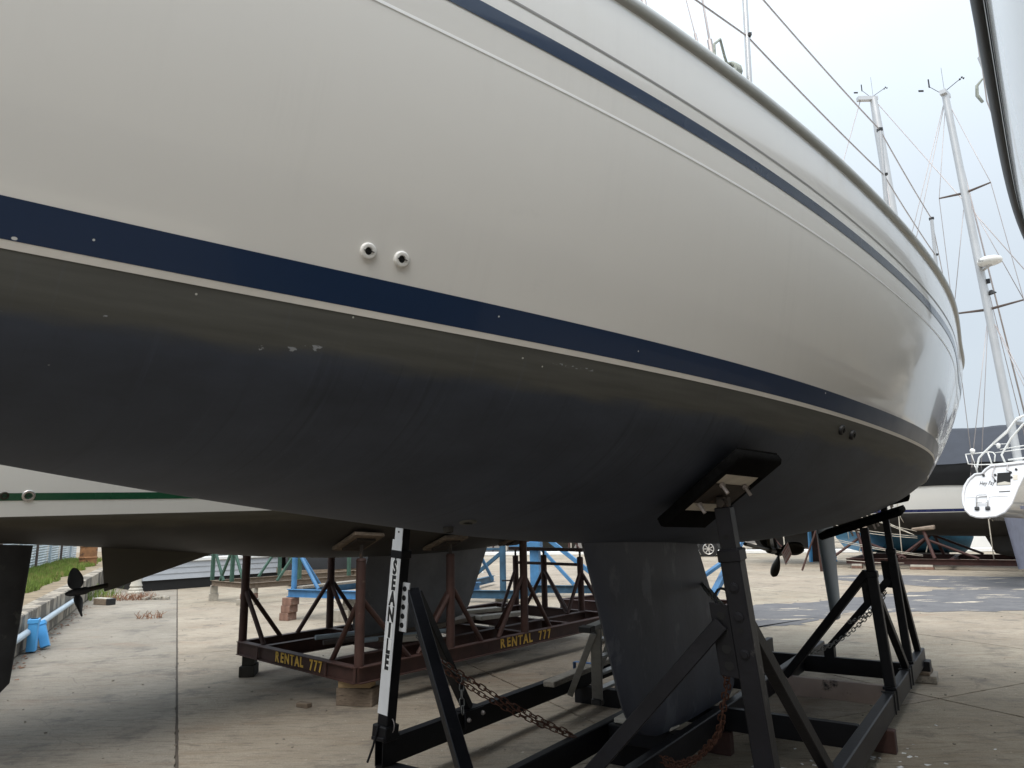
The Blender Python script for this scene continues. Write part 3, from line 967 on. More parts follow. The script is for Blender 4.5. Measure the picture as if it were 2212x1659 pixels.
H1.make(boat, (M['anti'], M['gel']), nst=110, bands=(
    ('boot_line', lambda s, z: 0.0, lambda s, z: 0.0185, M['bootwhite'], 0.0015),
    ('boot_stripe', lambda s, z: 0.0185, lambda s, z: 0.104 + max(0, s - 4) * 0.006, M['boot'], 0.002),
    ('pinstripe', lambda s, z: z - 0.446, lambda s, z: z - 0.437, M['pin'], 0.002),
    ('cove_stripe', lambda s, z: z - 0.344, lambda s, z: z - 0.294, M['cove'], 0.002),
    ('cove_groove', lambda s, z: z - 0.2435, lambda s, z: z - 0.235, M['groove'], 0.0015)), rail=0.028)
# thin lip of the deck edge above the rail
b = B()
for side in (1, -1):
    rows = []
    for i in range(91):
        s = -2.2 + 12.1 * i / 90
        rows.append([H1.sheer(s, dz, dy, side) for dz, dy in ((0.03, -0.012), (0.052, -0.018), (0.052, -0.05), (0.03, -0.06))])
    b.grid(rows, closed=True)
b.build('deck_lip', M['gel2'], boat, smooth=True, angle=40)
# through-hulls: white pair above the stripe
def ring_fitting(name, s, t, r, mat, parent, hull=H1, depth=0.012, hole=0.42, holemat=None):
    p = hull.P(s, t); nn = hull.N(s, t)
    b = B()
    b.lathe(p - nn * 0.004, nn, [(r, 0), (r, depth * .55), (r * .93, depth * .9), (r * .78, depth), (r * hole * 1.15, depth * .95), (r * hole, depth * .6), (r * hole, 0.0)], 28)
    o = b.build(name, mat, parent, smooth=True, angle=50)
    b = B()
    b.lathe(p - nn * 0.003, nn, [(r * hole * 0.99, 0), (r * hole * 0.99, 0.0045)], 20)
    # notches at the sides of the hole
    X = (hull.P(s + .02, t) - hull.P(s - .02, t)).normalized(); Y = nn.cross(X)
    b.box(p + nn * (depth * .93 - 0.003), r * 1.25, r * .10, 0.004, X, Y, nn)
    b.build('fitting_hole', holemat or M['hole'], o)
    return o
ring_fitting('through_hull', 1.230, 0.134, 0.0235, M['whiteplastic'], boat)
ring_fitting('through_hull', 1.325, 0.134, 0.0235, M['whiteplastic'], boat)
ring_fitting('drain_fitting', 3.86, -0.058, 0.026, M['rubber'], boat, depth=0.02)
ring_fitting('drain_fitting', 4.01, -0.068, 0.026, M['rubber'], boat, depth=0.02)
ring_fitting('sounder_fitting', 2.26, -0.875, 0.022, M['anti3'], boat, depth=0.028)
ring_fitting('inlet_fitting', 2.24, -0.79, 0.036, M['anti'], boat, depth=0.012, hole=0.55)
# keel in the boat's centre plane: (s, z world)
def cp(s, z):
    return H1.o + H1.e * s + V(0, 0, z)
K53 = lambda s, z: H1.o + n53 * 0.047 + H1.e * s + V(0, 0, z)
b = B()
foil_fin(b, K53(3.46, 1.56), K53(5.02, 1.52), K53(3.95, 0.295), K53(5.72, 0.295), 0.16, n53, round_tip=0.22, rows=22, prof=14)
kl = b.build('keel', M['keel'], boat, smooth=True, angle=60)
b = B()
foil_fin(b, K53(3.44, 1.60), K53(5.04, 1.56), K53(3.46, 1.545), K53(5.02, 1.505), 0.20, n53, round_tip=0, rows=3, prof=14)
b.build('keel_stub', M['anti'], boat, smooth=True, angle=60)
b = B()
foil_fin(b, K53(8.30, 1.86), K53(9.12, 1.86), K53(8.72, 0.46), K53(9.06, 0.46), 0.10, n53, round_tip=0.08, rows=16, prof=12)
b.build('rudder', M['rudder'], boat, smooth=True, angle=60)
# propeller on its shaft, three blades
def propeller(parent, hub, axis, R, w, mat, phase, feather=0.5, nb=3, hubr=0.035):
    axis = axis.normalized()
    a = V(0, 0, 1); X = (a - axis * a.dot(axis)).normalized(); Y = axis.cross(X)
    b = B()
    b.lathe(hub - axis * 0.08, axis, [(hubr * .7, 0), (hubr, 0.02), (hubr, 0.10), (hubr * .8, 0.14), (hubr * .3, 0.17)], 14)
    pr = b.build('propeller', mat, parent, smooth=True, angle=50)
    for k in range(nb):
        th_ = phase + 2 * pi * k / nb
        rad = X * cos(th_) + Y * sin(th_); tang = axis.cross(rad)
        b = B(); rows = []
        for i in range(13):
            v = i / 12
            r = hubr * .8 + (R - hubr * .8) * v
            hw = w * (0.22 + 0.78 * sin(pi * min(1, v ** 0.8 * 0.93 + 0.03)) ** 0.75) if v < 1 else w * .12
            tw = radians(62) - radians(38) * v
            d = tang * cos(tw) + axis * sin(tw)
            nn = rad.cross(d)
            rows.append([hub + rad * r + d * (hw * c) + nn * (th2 * (1 - abs(c) ** 2) * 0.006 + 0.012 * (c * c) * 0.6) for c, th2 in ((-1, 0), (-.6, 1), (0, 1), (.6, 1), (1, 0), (.6, -1), (0, -1), (-.6, -1))])
        b.grid(rows, closed=True)
        b.bm.faces.new([b.bm.verts.new(p) for p in rows[-1]])
        b.build('blade', mat, pr, smooth=True)
    return pr
hub = K53(6.98, 1.275)
axis = (H1.e + V(0, 0, -0.12)).normalized()
b = B()
b.tube([hub - axis * 0.10, hub - axis * 0.9], 0.016, 10)
b.build('shaft', M['bronze'], boat, smooth=True, angle=50)
b = B()
b.lathe(hub - axis * 0.30, axis, [(0.018, 0), (0.032, 0.01), (0.032, 0.13), (0.02, 0.15)], 12)
b.beam(hub - axis * 0.22 + V(0, 0, 0.02), hub - axis * 0.28 + V(0, 0, 0.32), 0.03, 0.10, upv=H1.e)
b.build('shaft_strut', M['bronze'], boat)
propeller(boat, hub, axis, 0.235, 0.078, M['bronze'], 3.45)
# paper tag hanging on the hub
b = B()
cpt = hub + n53 * 0.10 - H1.e * 0.10 + V(0, 0, -0.005)
Xt = (H1.e * 0.75 + n53 * 0.2 + V(0, 0, 0.62)).normalized(); Zt = (n53 - Xt * n53.dot(Xt)).normalized(); Yt = Zt.cross(Xt)
b.box(cpt, 0.15, 0.15, 0.002, Xt, Yt, Zt)
tg = tag(b.build('paper_tag', M['tag'], None), 'pink and white paper tag hanging on the bronze propeller', 'tag')
b = B()
for yy, ww in ((0.055, 0.13), (0.02, 0.09), (-0.005, 0.11), (-0.055, 0.13)):
    b.box(cpt + Yt * yy + Zt * 0.002, ww, 0.012 if abs(yy) > .05 else 0.006, 0.001, Xt, Yt, Zt)
b.build('print', M['tagred'], tg)
# stanchions and lifelines
def stanchion(s, side, h=0.62, lean=0.02):
    p = H1.sheer(s, 0.045, -0.07, side)
    q = p + V(0, 0, h) + H1.n * (side * lean)
    b = B()
    b.tube([p, p.lerp(q, .5), q], 0.0125, 10)
    b.lathe(p - V(0, 0, .01), V(0, 0, 1), [(0.035, 0), (0.035, 0.012), (0.018, 0.02), (0.018, 0.06)], 12)
    o = b.build('stanchion', M['steel'], boat, smooth=True, angle=45)
    b = B()
    b.box(p.lerp(q, .52) + H1.n * (side * .012), .014, .02, .014)
    b.box(q, .026, .026, .02)
    b.build('wire_clip', M['rubber'], o)
    return p.lerp(q, .52), q
for side in (1, -1):
    S_ = [stanchion(s, side) for s in (0.9, 2.90, 4.58, 6.15, 8.2)]
    bow_p, st_p = H1.sheer(-1.9, .5, -.05, side), H1.sheer(9.6, .62, -.08, side)
    lines = [[bow_p - V(0, 0, .25)] + [a for a, q in S_] + [st_p - V(0, 0, .3)], [bow_p] + [q for a, q in S_] + [st_p]]
    for ln in lines:
        pts = []
        for p, q in zip(ln[:-1], ln[1:]):
            pts += catenary(p, q, 0.012, 6)[:-1]
        b = B(); b.tube(pts + [ln[-1]], 0.0042, 6); b.build('lifeline', M['wire'], boat, smooth=True)
    b = B()
    a, c = H1.sheer(8.75, .045, -.06, side), H1.sheer(9.7, .045, -.1, side)
    b.tube([a, a + V(0, 0, .62), c + V(0, 0, .62), c], 0.0125, 8)
    b.tube([a + V(0, 0, .32), c + V(0, 0, .32)], 0.0125, 8)
    b.build('pushpit_rail', M['steel'], boat, smooth=True, angle=45)
# mast, shrouds, loops of line at the chainplates
mh = H1.W(3.0, 0, 16.5); mb_ = H1.W(2.8, 0, 1.2)
b = B(); b.tube([mb_, mb_.lerp(mh, .5), mh], [0.10, 0.10, 0.07], 14); b.build('mast', M['alu'], boat, smooth=True, angle=50)
for (s_, top, r_) in ((2.70, 0.98, 0.0055), (2.28, 0.50, 0.0055), (2.62, 0.52, 0.0030), (2.21, 0.98, 0.0025)):
    for side in (1, -1):
        b = B(); p = H1.sheer(s_, .05, -.10, side); q = mb_.lerp(mh, top)
        b.tube([p, q], r_, 6); b.tube([p, p + (q - p).normalized() * .22], r_ * 2.1, 8); b.build('shroud', M['wire'], boat, smooth=True, angle=45)
p = H1.sheer(2.66, .05, -.06)
b = B()
for k in range(5):
    c = p + V(0, 0, 0.075 + .006 * k) + H1.e * (0.10 + .016 * k)
    b.tube([c + H1.e * (0.012 * sin(a)) + H1.n * (.035 * cos(a)) + V(0, 0, .045 * sin(a)) for a in [2 * pi * i / 12 for i in range(12)]], .008, 6, closed=True)
q = p + V(0, 0, .19) + H1.e * .03
b.tube([p - H1.e * .06 + V(0, 0, .0), p - H1.e * .05 + V(0, 0, .12), q, q + H1.e * .04 - V(0, 0, .06), p + H1.e * .10 + V(0, 0, .1)], .006, 6)
b.tube([p + H1.e * .16 + V(0, 0, .05), p + H1.e * .22 + V(0, 0, .0)], .006, 6)
tag(b.build('rope', M['ropegrey'], None, smooth=True), 'grey line tied in a fat coil at the deck edge beside a stanchion', 'rope')
# fairlead loop on the rail
p = H1.sheer(3.24, .05, -.05)
b = B()
b.tube([p - H1.e * .07, p - H1.e * .05 + V(0, 0, .05), p + V(0, 0, .062), p + H1.e * .05 + V(0, 0, .05), p + H1.e * .08 + V(0, 0, .0)], .009, 8)
b.lathe(p + H1.e * .05 + V(0, 0, .035), H1.n, [(.018, -.015), (.018, .015)], 10)
b.build('fairlead', M['steel'], boat, smooth=True, angle=45)
# coachroof (seen only from elsewhere)
b = B(); rows = []
for i in range(13):
    s = 0.6 + 5.2 * i / 12
    k = sin(pi * min(1, (i + .6) / 4) / 2)
    zs = ZS(s)
    rows.append([H1.W(s, y * k, zs + z * k) for y, z in ((-.85, 0), (-.75, .3), (-.4, .4), (0, .42), (.4, .4), (.75, .3), (.85, 0))])
b.grid(rows); b.build('coachroof', M['gel2'], boat, smooth=True, angle=40)

# ------------------------------------------------------------------ black cradle under the main boat
CE = V(cos(radians(55.3)), sin(radians(55.3)), 0)
CN = V(CE.y, -CE.x, 0)
def C(a, b, z):
    return CE * a + CN * b + V(0, 0, z)
ZC = 0.225
cr = root('boat_cradle', C(5.6, -2.14, 0), 'black steel cradle with a white lettered post, holding up the large cream sailboat', 'boat cradle')
BP, GP = M['blackpaint'], M['greypaint']
b = B(); b.hollow(C(3.37, -3.378, ZC), C(8.4, -3.378, ZC), 0.066, 0.15); b.build('beam', BP, cr)
b = B(); b.beam(C(2.3, -2.397, ZC), C(8.375, -2.397, ZC), 0.062, 0.15, bev=.006); b.build('beam', BP, cr)
b = B(); b.beam(C(2.3, -1.868, ZC), C(8.40, -1.868, ZC), 0.062, 0.15, bev=.006); b.build('beam', GP, cr)
b = B(); b.beam(C(2.3, -.945, ZC), C(8.42, -.945, ZC), 0.072, 0.15, bev=.007); b.build('beam', GP, cr)
for a, mt in ((5.20, BP), (6.46, M['peel']), (7.49, BP), (2.6, BP)):
    for b0, b1 in ((-1.836, -.984),):
        b = B(); b.beam(C(a, b0, ZC + .002), C(a, b1, ZC + .002), 0.06, 0.146); b.build('cross_beam', mt, cr)
for a in (6.46, 7.49, 2.6):
    b = B(); b.beam(C(a, -3.344, ZC + .002), C(a, -2.43, ZC + .002), 0.06, 0.146); b.build('cross_beam', BP, cr)
    b = B(); b.beam(C(a, -2.364, ZC + .002), C(a, -1.90, ZC + .002), 0.06, 0.146); b.build('cross_beam', BP, cr)
# keel rest plates between the middle beams
for a in (4.5, 5.2):
    b = B(); b.beam(C(a, -2.364, .235), C(a, -1.90, .235), 0.11, 0.11); b.build('keel_rest', BP, cr)
# steel feet
for a, b0, b1, mt in ((5.93, -3.46, -3.02, BP), (5.18, -2.02, -1.80, M['redoxide']), (4.62, -2.50, -1.98, BP), (5.79, -1.02, -.865, M['redoxide']), (3.46, -3.46, -3.10, BP), (8.05, -3.46, -3.30, BP)):
    b = B(); b.beam(C(a, b0, .074), C(a, b1, .074), 0.08, 0.148); b.build('foot', mt, cr)
b = B(); b.beam(C(8.30, -1.0, .045 + .11), C(8.30, -.86, .045 + .11), 0.16, 0.09); b.build('foot', BP, cr)

def holes(base, d, nn, n, pitch, r, parent, mat=None):
    b = B()
    for k in range(n):
        b.lathe(base + d * (pitch * k), nn, [(r, 0), (r, 0.002)], 12)
    b.build('bolt_holes', mat or M['hole'], parent)

def pad(center_st, parent, size=(.36, .50), spin=0.0, lift=0.055):
    """hull pad: plywood board, two carpet wraps, rusty hinge plate, bolts. Returns a point under the pad"""
    s, t = center_st
    p = H1.P(s, t); nn = H1.N(s, t)
    if nn.z > 0:
        nn = -nn
    X = (H1.P(s + .05, t) - H1.P(s - .05, t)).normalized()
    Y = nn.cross(X).normalized()
    if Y.z < 0:
        Y = -Y
    X, Y = X * cos(spin) + Y * sin(spin), Y * cos(spin) - X * sin(spin)
    c = p + nn * lift
    w, h = size
    b = B(); b.box(c, w, h, .03, X, Y, nn, bev=.004)
    o = b.build('pad_board', M['boardwhite'], parent)
    for sg in (-1, 1):
        b = B(); b.box(c + Y * (sg * h * .38), w + .035, h * .26, .052, X, Y, nn, bev=.014)
        b.build('carpet_wrap', M['carpet'], o, smooth=True, angle=50)
    b = B(); b.box(c - nn * .021, w + .012, h + .01, .012, X, Y, nn, bev=.004)
    b.box(c + X * (w * .5), .03, h * .98, .05, X, Y, nn, bev=.008)
    b.box(c - X * (w * .5), .03, h * .98, .05, X, Y, nn, bev=.008)
    b.build('carpet_face', M['carpet'], o)
    b = B(); b.box(c + nn * .019, w * .97, h * .27, .008, X, Y, nn, bev=.002)
    b.build('hinge_plate', M['rustplate'], o)
    for x, y in ((-.30, .07), (.30, .07), (-.30, -.07), (.30, -.07)):
        b = B()
        b.lathe(c + X * (x * w) + Y * (y * h / .5) + nn * .02, nn, [(.013, 0), (.013, .012), (.008, .013), (.008, .05)], 8)
        b.build('bolt', M['boltzinc'], o, smooth=True, angle=40)
    return c + nn * .03, X, Y, nn

def post(base, top, outer_len, w, parent, mat, dirx, holes_on=True, wi=None):
    """telescoping square post: outer tube from the base, inner tube out of it to top"""
    base, top = Vector(base), Vector(top)
    d = (top - base).normalized()
    y = d.cross(dirx).normalized(); x = y.cross(d)
    m = base + d * outer_len
    b = B(); b.box((base + m) / 2, w, w, outer_len, x, y, d, bev=.006)
    po = b.build('post', mat, parent)
    wi = wi or w * .80
    b = B(); b.box((m - d * .15 + top) / 2, wi, wi, (top - m).length + .15, x, y, d, bev=.004)
    b.build('inner_post', mat, po)
    b = B(); b.box(m - d * .03, w + .012, w + .012, .05, x, y, d, bev=.004)
    b.build('collar', mat, po)
    b = B(); b.box(base + d * .012, w * 1.7, w * 1.25, .02, CE, CN, V(0, 0, 1), bev=.003)
    b.build('base_plate', mat, po)
    return po, d, x, y

def plate(c, d, out, face, parent, w=.085, h=.28, t=.012, n=4, mat=None, hole_r=.017):
    """flange plate with a row of holes; out = sideways direction, face = plate normal"""
    b = B(); b.box(c + out * (w / 2), w, t, h, out, face, d, bev=.003)
    o = b.build('brace_plate', mat or BP, parent)
    for k in range(n):
        holes_b = B()
        q = c + out * (w * .62) + d * (-h / 2 + h * (k + .7) / (n + .4))
        holes_b.lathe(q - face * (t / 2 + .0012), face, [(hole_r, 0), (hole_r, t + .0024)], 12)
        holes_b.build('bolt_hole', M['hole'], o)
    return o

# --- near left post, white front face with the lettering
b0 = C(3.425, -3.378, .30); t0_ = C(3.425, -3.235, 1.66)
po, d, x, y = post(b0, t0_, 1.15, .085, cr, BP, CE, wi=.068)
wf = -CE
b = B(); b.box(b0 + d * (.62 + .06) - x * .0435, .003, .083, 1.06, x, y, d); b.build('white_face', M['postwhite'], po)
b = B(); b.box(b0 + d * (1.19 + .09) - x * .0355, .003, .064, .20, x, y, d); b.build('white_face', M['postwhite'], po)
holes(b0 + d * 1.05 - x * .0455, d, -x, 3, .042, .006, po)
holes(b0 + d * 1.26 - x * .038, d, -x, 3, .042, .006, po)
ydir = -y if y.dot(CN) < 0 else y          # to the right as seen from the front
for k, ch in enumerate('SEANILE'):
    cz = 1.035 - .0965 * k
    c = b0 + d * cz - x * .0455
    hh = .091
    b = B(); b.box(c, .002, .05, hh, x, y, d); lp = b.build('letter_label', M['label'], po)
    put_text(ch, .116, .0006, frame(c - x * .0016, ydir, d, -x), M['ink'], lp, 'letter', sx=.58 if ch != 'I' else .8, bold=.006)
plate(b0 + d * .80 + y * .0 , d, ydir * 1.0, CE, po, w=.10, h=.30, n=5, mat=M['postwhite'])
plt_top = b0 + d * .90 + ydir * .085
b = B(); b.beam(plt_top + CE * .04, C(3.02, -2.397, .32), .075, .06); b.build('brace', GP, cr)
b = B(); b.beam(plt_top + CE * .07 - V(0, 0, .02), C(4.235, -3.372, .31), .07, .06); b.build('brace', BP, cr)
b = B(); b.box(C(4.25, -3.378, .304), .22, .11, .012, CE, CN); b.box(C(4.25, -3.318, .25), .22, .01, .11, CE, CN); b.build('clamp_plate', BP, cr)
for a_, z_ in ((4.17, .27), (4.33, .285)):
    b = B()
    b.lathe(C(a_, -3.314, z_ - .02), CN, [(.016, 0), (.016, .012), (.01, .014), (.01, .022)], 8)
    b.build('bolt', M['boltzinc'], cr)
# foot clamp, hanging pin of the white post
b = B(); b.box(b0 + V(0, 0, .04), .12, .12, .09, x, y, d, bev=.006); b.build('socket', BP, cr)
b = B(); b.tube([b0 - CE * .06 + V(0, 0, .09), b0 - CE * .085 - CN * .02 + V(0, 0, -.03), b0 - CE * .10 - CN * .05 - V(0, 0, .12)], .007, 6); b.build('locking_pin', BP, cr)
b = B(); b.tube([b0 + CN * .055 + V(0, 0, .08) + CN * (.02 * cos(a)) + V(0, 0, .04 * sin(a)) for a in [2 * pi * i / 10 for i in range(10)]], .003, 5, closed=True); b.build('wire_loop', M['wire'], cr)
# --- near right post with the big pad
pc, pX, pY, pN = pad((3.06, -.385), cr, (.30, .50), spin=0.04)
bR = C(3.20, -.945, .30)
po, d, x, y = post(bR, pc + V(0, 0, -.045), 1.18, .085, cr, GP, CE)
# knuckle under the pad
b = B(); b.beam(pc, pc + V(0, 0, -.07), .05, .05, upv=CE); b.lathe(pc + V(0, 0, -.03) - CE * .045, CE, [(.018, 0), (.018, .09)], 10); b.build('pad_hinge', M['rustplate'], cr)
for q in (1.02, .90, .75):
    hb_ = B()
    hb_.lathe(bR + d * q - x * .0435, -x, [(.021, 0), (.021, .004), (.013, .006), (.013, .009)], 12)
    hb_.build('pin_head', M['greypaint'], po, smooth=True, angle=40)
holes(bR + d * .845 - x * .043, -x, -x, 1, 1, .011, po); holes(bR + d * 1.23 - x * .0345, -x, -x, 1, 1, .011, po)
yo = -ydir                                                # towards the boat's middle
plate(bR + d * .79 - x * .03, d, yo, CE, po, w=.125, h=.30, n=4, mat=GP, hole_r=.02)
b = B(); b.beam(bR + d * .86 + yo * .085 - x * .02, C(2.98, -1.868, .31), .075, .065); b.build('brace', GP, cr)
b = B(); b.beam(bR + d * .86 + x * .045, C(4.16, -.945, .30), .055, .06); b.build('brace', GP, cr)
b = B(); c = bR + d * .955 + yo * .07
b.tube([c + yo * (.035 * cos(a)) + V(0, 0, .045 * sin(a)) for a in [2 * pi * i / 14 for i in range(14)]], .006, 6, closed=True); b.build('lifting_ring', M['greypaint'], po, smooth=True)
# --- far right stand: two posts under the quarter
def far_post(a, bb, top_b, pad_spin, psize):
    tp = C(a, top_b, 0)
    s, t = H1.find(tp.x, tp.y)
    c, X, Y, nn = pad((s, t), cr, psize, spin=pad_spin, lift=0.045)
    base = C(a, bb, .30)
    po, d, x, y = post(base, c - V(0, 0, .01), (c - base).length * .72, .075 if a < 7 else .068, cr, BP, CE)
    return base, d, x, y, po
bP, d, x, y, po1 = far_post(6.35, -.945, -1.03, 0.0, (.36, .62))
plate(bP + d * .72, d, yo, CE, po1, w=.09, h=.22, n=3, hole_r=.012)
b = B(); b.beam(bP + d * .86 + yo * .03, C(6.46, -1.74, .30), .065, .06); b.build('brace', BP, cr)
b = B(); b.beam(bP + d * .72 + x * .03, C(7.27, -.945, .30), .055, .055); b.build('brace', BP, cr)
bP2, d2, x2, y2, po2 = far_post(7.50, -.945, -1.02, 0.0, (.30, .46))
plate(bP2 + d2 * .76, d2, yo, CE, po2, w=.10, h=.24, n=4, hole_r=.014)
b = B(); b.beam(bP2 + d2 * .72 + yo * .05, C(7.50, -1.585, .40), .06, .06); b.build('brace', BP, cr)
b = B(); b.box(C(7.50, -1.60, .35), .09, .09, .11, CE, CN); b.build('socket', BP, cr)
b = B(); b.beam(bP2 + d2 * .98 + x2 * .03, C(8.20, -.945, .30), .055, .055); b.build('brace', BP, cr)
# clamps of flat bar on the right beam
b = B()
for a in (6.20, 6.34, 7.15, 7.30):
    b.box(C(a, -.9035, .235), .014, .008, .16, CE, CN); b.box(C(a, -.945, .3045), .014, .09, .009, CE, CN)
b.build('clamp_strap', M['ink'], cr)
# --- starboard quarter, mostly hidden by the keel
tp = C(8.20, -3.22, 0)
s_, t_ = H1.find(tp.x, tp.y, -1)
q = H1.P(s_, t_, -1)
po, d, x, y = post(C(8.20, -3.378, .30), q - V(0, 0, .06), (q.z - .36) * .72, .075, cr, BP, CE)
b = B(); b.box(q - V(0, 0, .03), .30, .36, .05, CE, (CN * .9 - V(0, 0, .42)).normalized(), (CN * .42 + V(0, 0, .9)).normalized(), bev=.01); b.build('pad_board', M['carpet'], cr)
plate(C(8.20, -3.34, .98), d, ydir, CE, po, w=.09, h=.22, n=3, hole_r=.012)
b = B(); b.beam(C(8.20, -3.27, 1.12), C(7.85, -2.44, .30), .06, .055); b.build('brace', BP, cr)
# left post has its pad too (on the starboard bilge, behind the hull)
# chains of the cradle
c0 = C(3.60, -3.20, .93)
chain('rusty doubled chain sagging from the white lettered post to a middle cradle beam', [
    (catenary(C(3.55, -3.20, .84), C(4.06, -2.41, .31), .035, 8), LINK_R),
    (catenary(C(3.56, -3.215, .80), C(4.05, -2.38, .30), .055, 8), LINK_R),
    (catenary(C(3.53, -3.22, .90), C(3.74, -2.96, .62), .02, 4), LINK_Z),
    ([C(3.70, -2.99, .66), C(3.70, -2.99, .50), C(3.705, -2.985, .43)], LINK_Z)])
pB = C(3.22, -1.125, .94)
chain('rusty chain hanging from the plate of the big front right post and looping left', [
    ([pB, C(3.28, -1.14, .88), C(3.35, -1.184, .797), C(3.5, -1.276, .603), C(3.7, -1.46, .422), C(3.9, -1.66, .305), C(4.05, -1.824, .275)], LINK_R),
    ([C(3.45, -1.235, .67), C(3.52, -1.30, .57), C(3.71, -1.48, .40), C(3.9, -1.67, .28), C(4.04, -1.82, .25)], LINK_R)])
chain('thin dark chain running up from the big front post plate past the keel', [
    (catenary(C(3.26, -1.12, 1.20), C(8.22, -3.24, 1.10), .03, 40), LINK_Z)])
chain('black chain drooping from the far right post to its slanted brace', [
    (catenary(C(7.48, -1.06, .90), C(6.50, -1.62, .46), .10, 14), LINK_Z),
    (catenary(C(7.48, -1.07, .92), C(6.9, -1.30, .70), .06, 8), LINK_Z)])
# timber under the keel and under the beam's far end
def block(name, c, sx, sy, sz, ang, mat, label, cat, group=None, parts=None, bev=.006):
    X = V(cos(ang), sin(ang), 0); Y = V(-X.y, X.x, 0)
    b = B(); b.box(Vector(c) + V(0, 0, sz / 2), sx, sy, sz, X, Y, V(0, 0, 1), bev=bev, wob=.003)
    return tag(b.build(name, mat, None), label, cat, group)
kp = radians(55.3)
block('timber_block', C(4.55, -2.14, .291), .14, .40, .035, kp, M['boardwhite'], 'pale flat board wedged under the front of the dark keel', 'wood block')
block('timber_block', C(5.1, -2.14, .291), .14, .40, .035, kp, M['woodold'], 'brown flat board under the rear of the dark keel', 'wood block')
block('timber_block', C(8.36, -.92, 0), .30, .20, .07, kp + .05, M['woodgrey'], 'lower timber under the far right foot of the black cradle', 'wood block')
block('timber_block', C(8.34, -.93, .0705), .27, .13, .04, kp - .03, M['woodold'], 'upper timber under the far right foot of the black cradle', 'wood block')
# plank strapped on the left beam, with the webbing
b = B(); b.beam(C(5.05, -3.20, .335), C(6.3, -3.27, .335), .10, .045, bev=.006)
tag(b.build('plank', M['woodgrey'], None), 'weathered grey plank lying along the left cradle beam under a blue strap', 'plank')
b = B()
b.box(C(5.83, -3.29, .3625), .05, .24, .004, CE, CN); b.box(C(5.83, -3.168, .30), .05, .004, .13, CE, CN); b.box(C(5.83, -3.414, .28), .05, .004, .16, CE, CN)
tag(b.build('strap', M['strap'], None), 'blue webbing strap tied around the grey plank and the cradle beam', 'strap')
# aluminium folding ladder leaning behind the keel
lf = root('step_ladder', C(5.2, -2.8, 0), 'folded aluminium step ladder leaning behind the front edge of the keel', 'ladder')
AL = pm('scratched_aluminium', (0.36, 0.36, 0.35), 0.4, 0.2, 8, metal=0.5)
top, foot = C(4.80, -2.62, .84), C(5.46, -2.99, .17)
sideV = CE * .34
for k in (0, 1):
    b = B(); b.beam(top + sideV * k, foot + sideV * (k * 1.2), .028, .085, upv=CN); b.build('rail', AL, lf)
    b = B(); b.beam(top + sideV * k - CN * .02 - V(0, 0, .05), foot + sideV * (k * 1.2) - CN * .26, .02, .05, upv=CN); b.build('rear_leg', AL, lf)
for i in range(4):
    q = top.lerp(foot, (i + .8) / 4.4)
    b = B(); b.beam(q, q + sideV * 1.1, .07, .02); b.build('step', AL, lf)
b = B(); b.beam(top - CE * .12 + V(0, 0, .0), top + CE * .42 + CN * .05 + V(0, 0, .05), .09, .028); b.build('top_bar', AL, lf)
b = B(); b.beam(top - CE * .17 + V(0, 0, -.004), top - CE * .10 + V(0, 0, .002), .10, .04); b.build('end_cap', M['rubber'], lf)
b = B(); b.box(foot + V(0, 0, -.02), .07, .09, .05, CE, CN, bev=.008); b.build('foot_cap', M['rubber'], lf)

# ------------------------------------------------------------------ red-oxide rental cradle with the second boat
R1 = V(cos(radians(50.8)), sin(radians(50.8)), 0)
R2 = V(cos(radians(135.7)), sin(radians(135.7)), 0)
RO = V(-1.415, 6.67, 0)
def R(a, b, z=0.0):
    return RO + R1 * a + R2 * b + V(0, 0, z)
rc = root('boat_cradle', R(2.2, 1.15, 0), 'rusty red-brown steel cradle with yellow RENTAL 777 lettering under the green striped boat', 'boat cradle')
OX = M['redoxide']
ZR = .29
def ib(p, q, nm='beam', mat=OX, w=.085):
    b = B(); b.ibeam(p, q, w, .14); return b.build(nm, mat, rc)
ib(R(0, 0, ZR), R(4.40, 0, ZR)); fb = ib(R(-.0, 0, ZR), R(0, 2.33, ZR)); ib(R(0, 2.33, ZR), R(4.40, 2.33, ZR)); ib(R(4.37, .02, ZR), R(4.37, 2.31, ZR))
ib(R(.04, 1.80, ZR), R(4.33, 1.80, ZR)); ib(R(.04, .52, ZR), R(4.33, .52, ZR))
for a in (1.2, 2.42, 3.3):
    ib(R(a, .05, ZR), R(a, .48, ZR), 'cross_beam'); ib(R(a, .56, ZR), R(a, 1.76, ZR), 'cross_beam'); ib(R(a, 1.84, ZR), R(a, 2.29, ZR), 'cross_beam')
# web stiffeners
b = B()
for bb in (.5, 1.86, .02, 2.31):
    b.box(R(-.028, bb, ZR), .012, .034, .122, R2.cross(V(0, 0, 1)), R2)
b.build('stiffener', OX, rc)
front_n = -(V(R1.y, -R1.x, 0) * 0 + R2.cross(V(0, 0, 1)))     # outward of the near left beam
nl = V(-R2.y, R2.x, 0)
if nl.dot(R1) > 0:
    nl = -nl
Xl = V(0, 0, 1).cross(nl)
TW = dict(size=.15, depth=.001)
def brush_text(txt, start, X, nn, size, parent, gaps):
    """hand-brushed letters, each a little off line"""
    pos = 0
    for ch, adv in zip(txt, gaps):
        if ch != ' ':
            me = text_mesh(ch, size, .0012, bold=.0045)
            me.materials.clear(); me.materials.append(M['yellow'])
            Z = V(0, 0, 1)
            a = rnd.uniform(-.06, .06)
            x, z = X * cos(a) + Z * sin(a), Z * cos(a) - X * sin(a)
            inst('letter', me, frame(start + X * pos + Z * rnd.uniform(-.004, .004), x, z, nn) @ Matrix.Diagonal((.92, rnd.uniform(.98, 1.06), 1, 1)), parent)
        pos += adv
gp = [.105, .10, .105, .10, .09, .085, .10, .085, .085, .085]
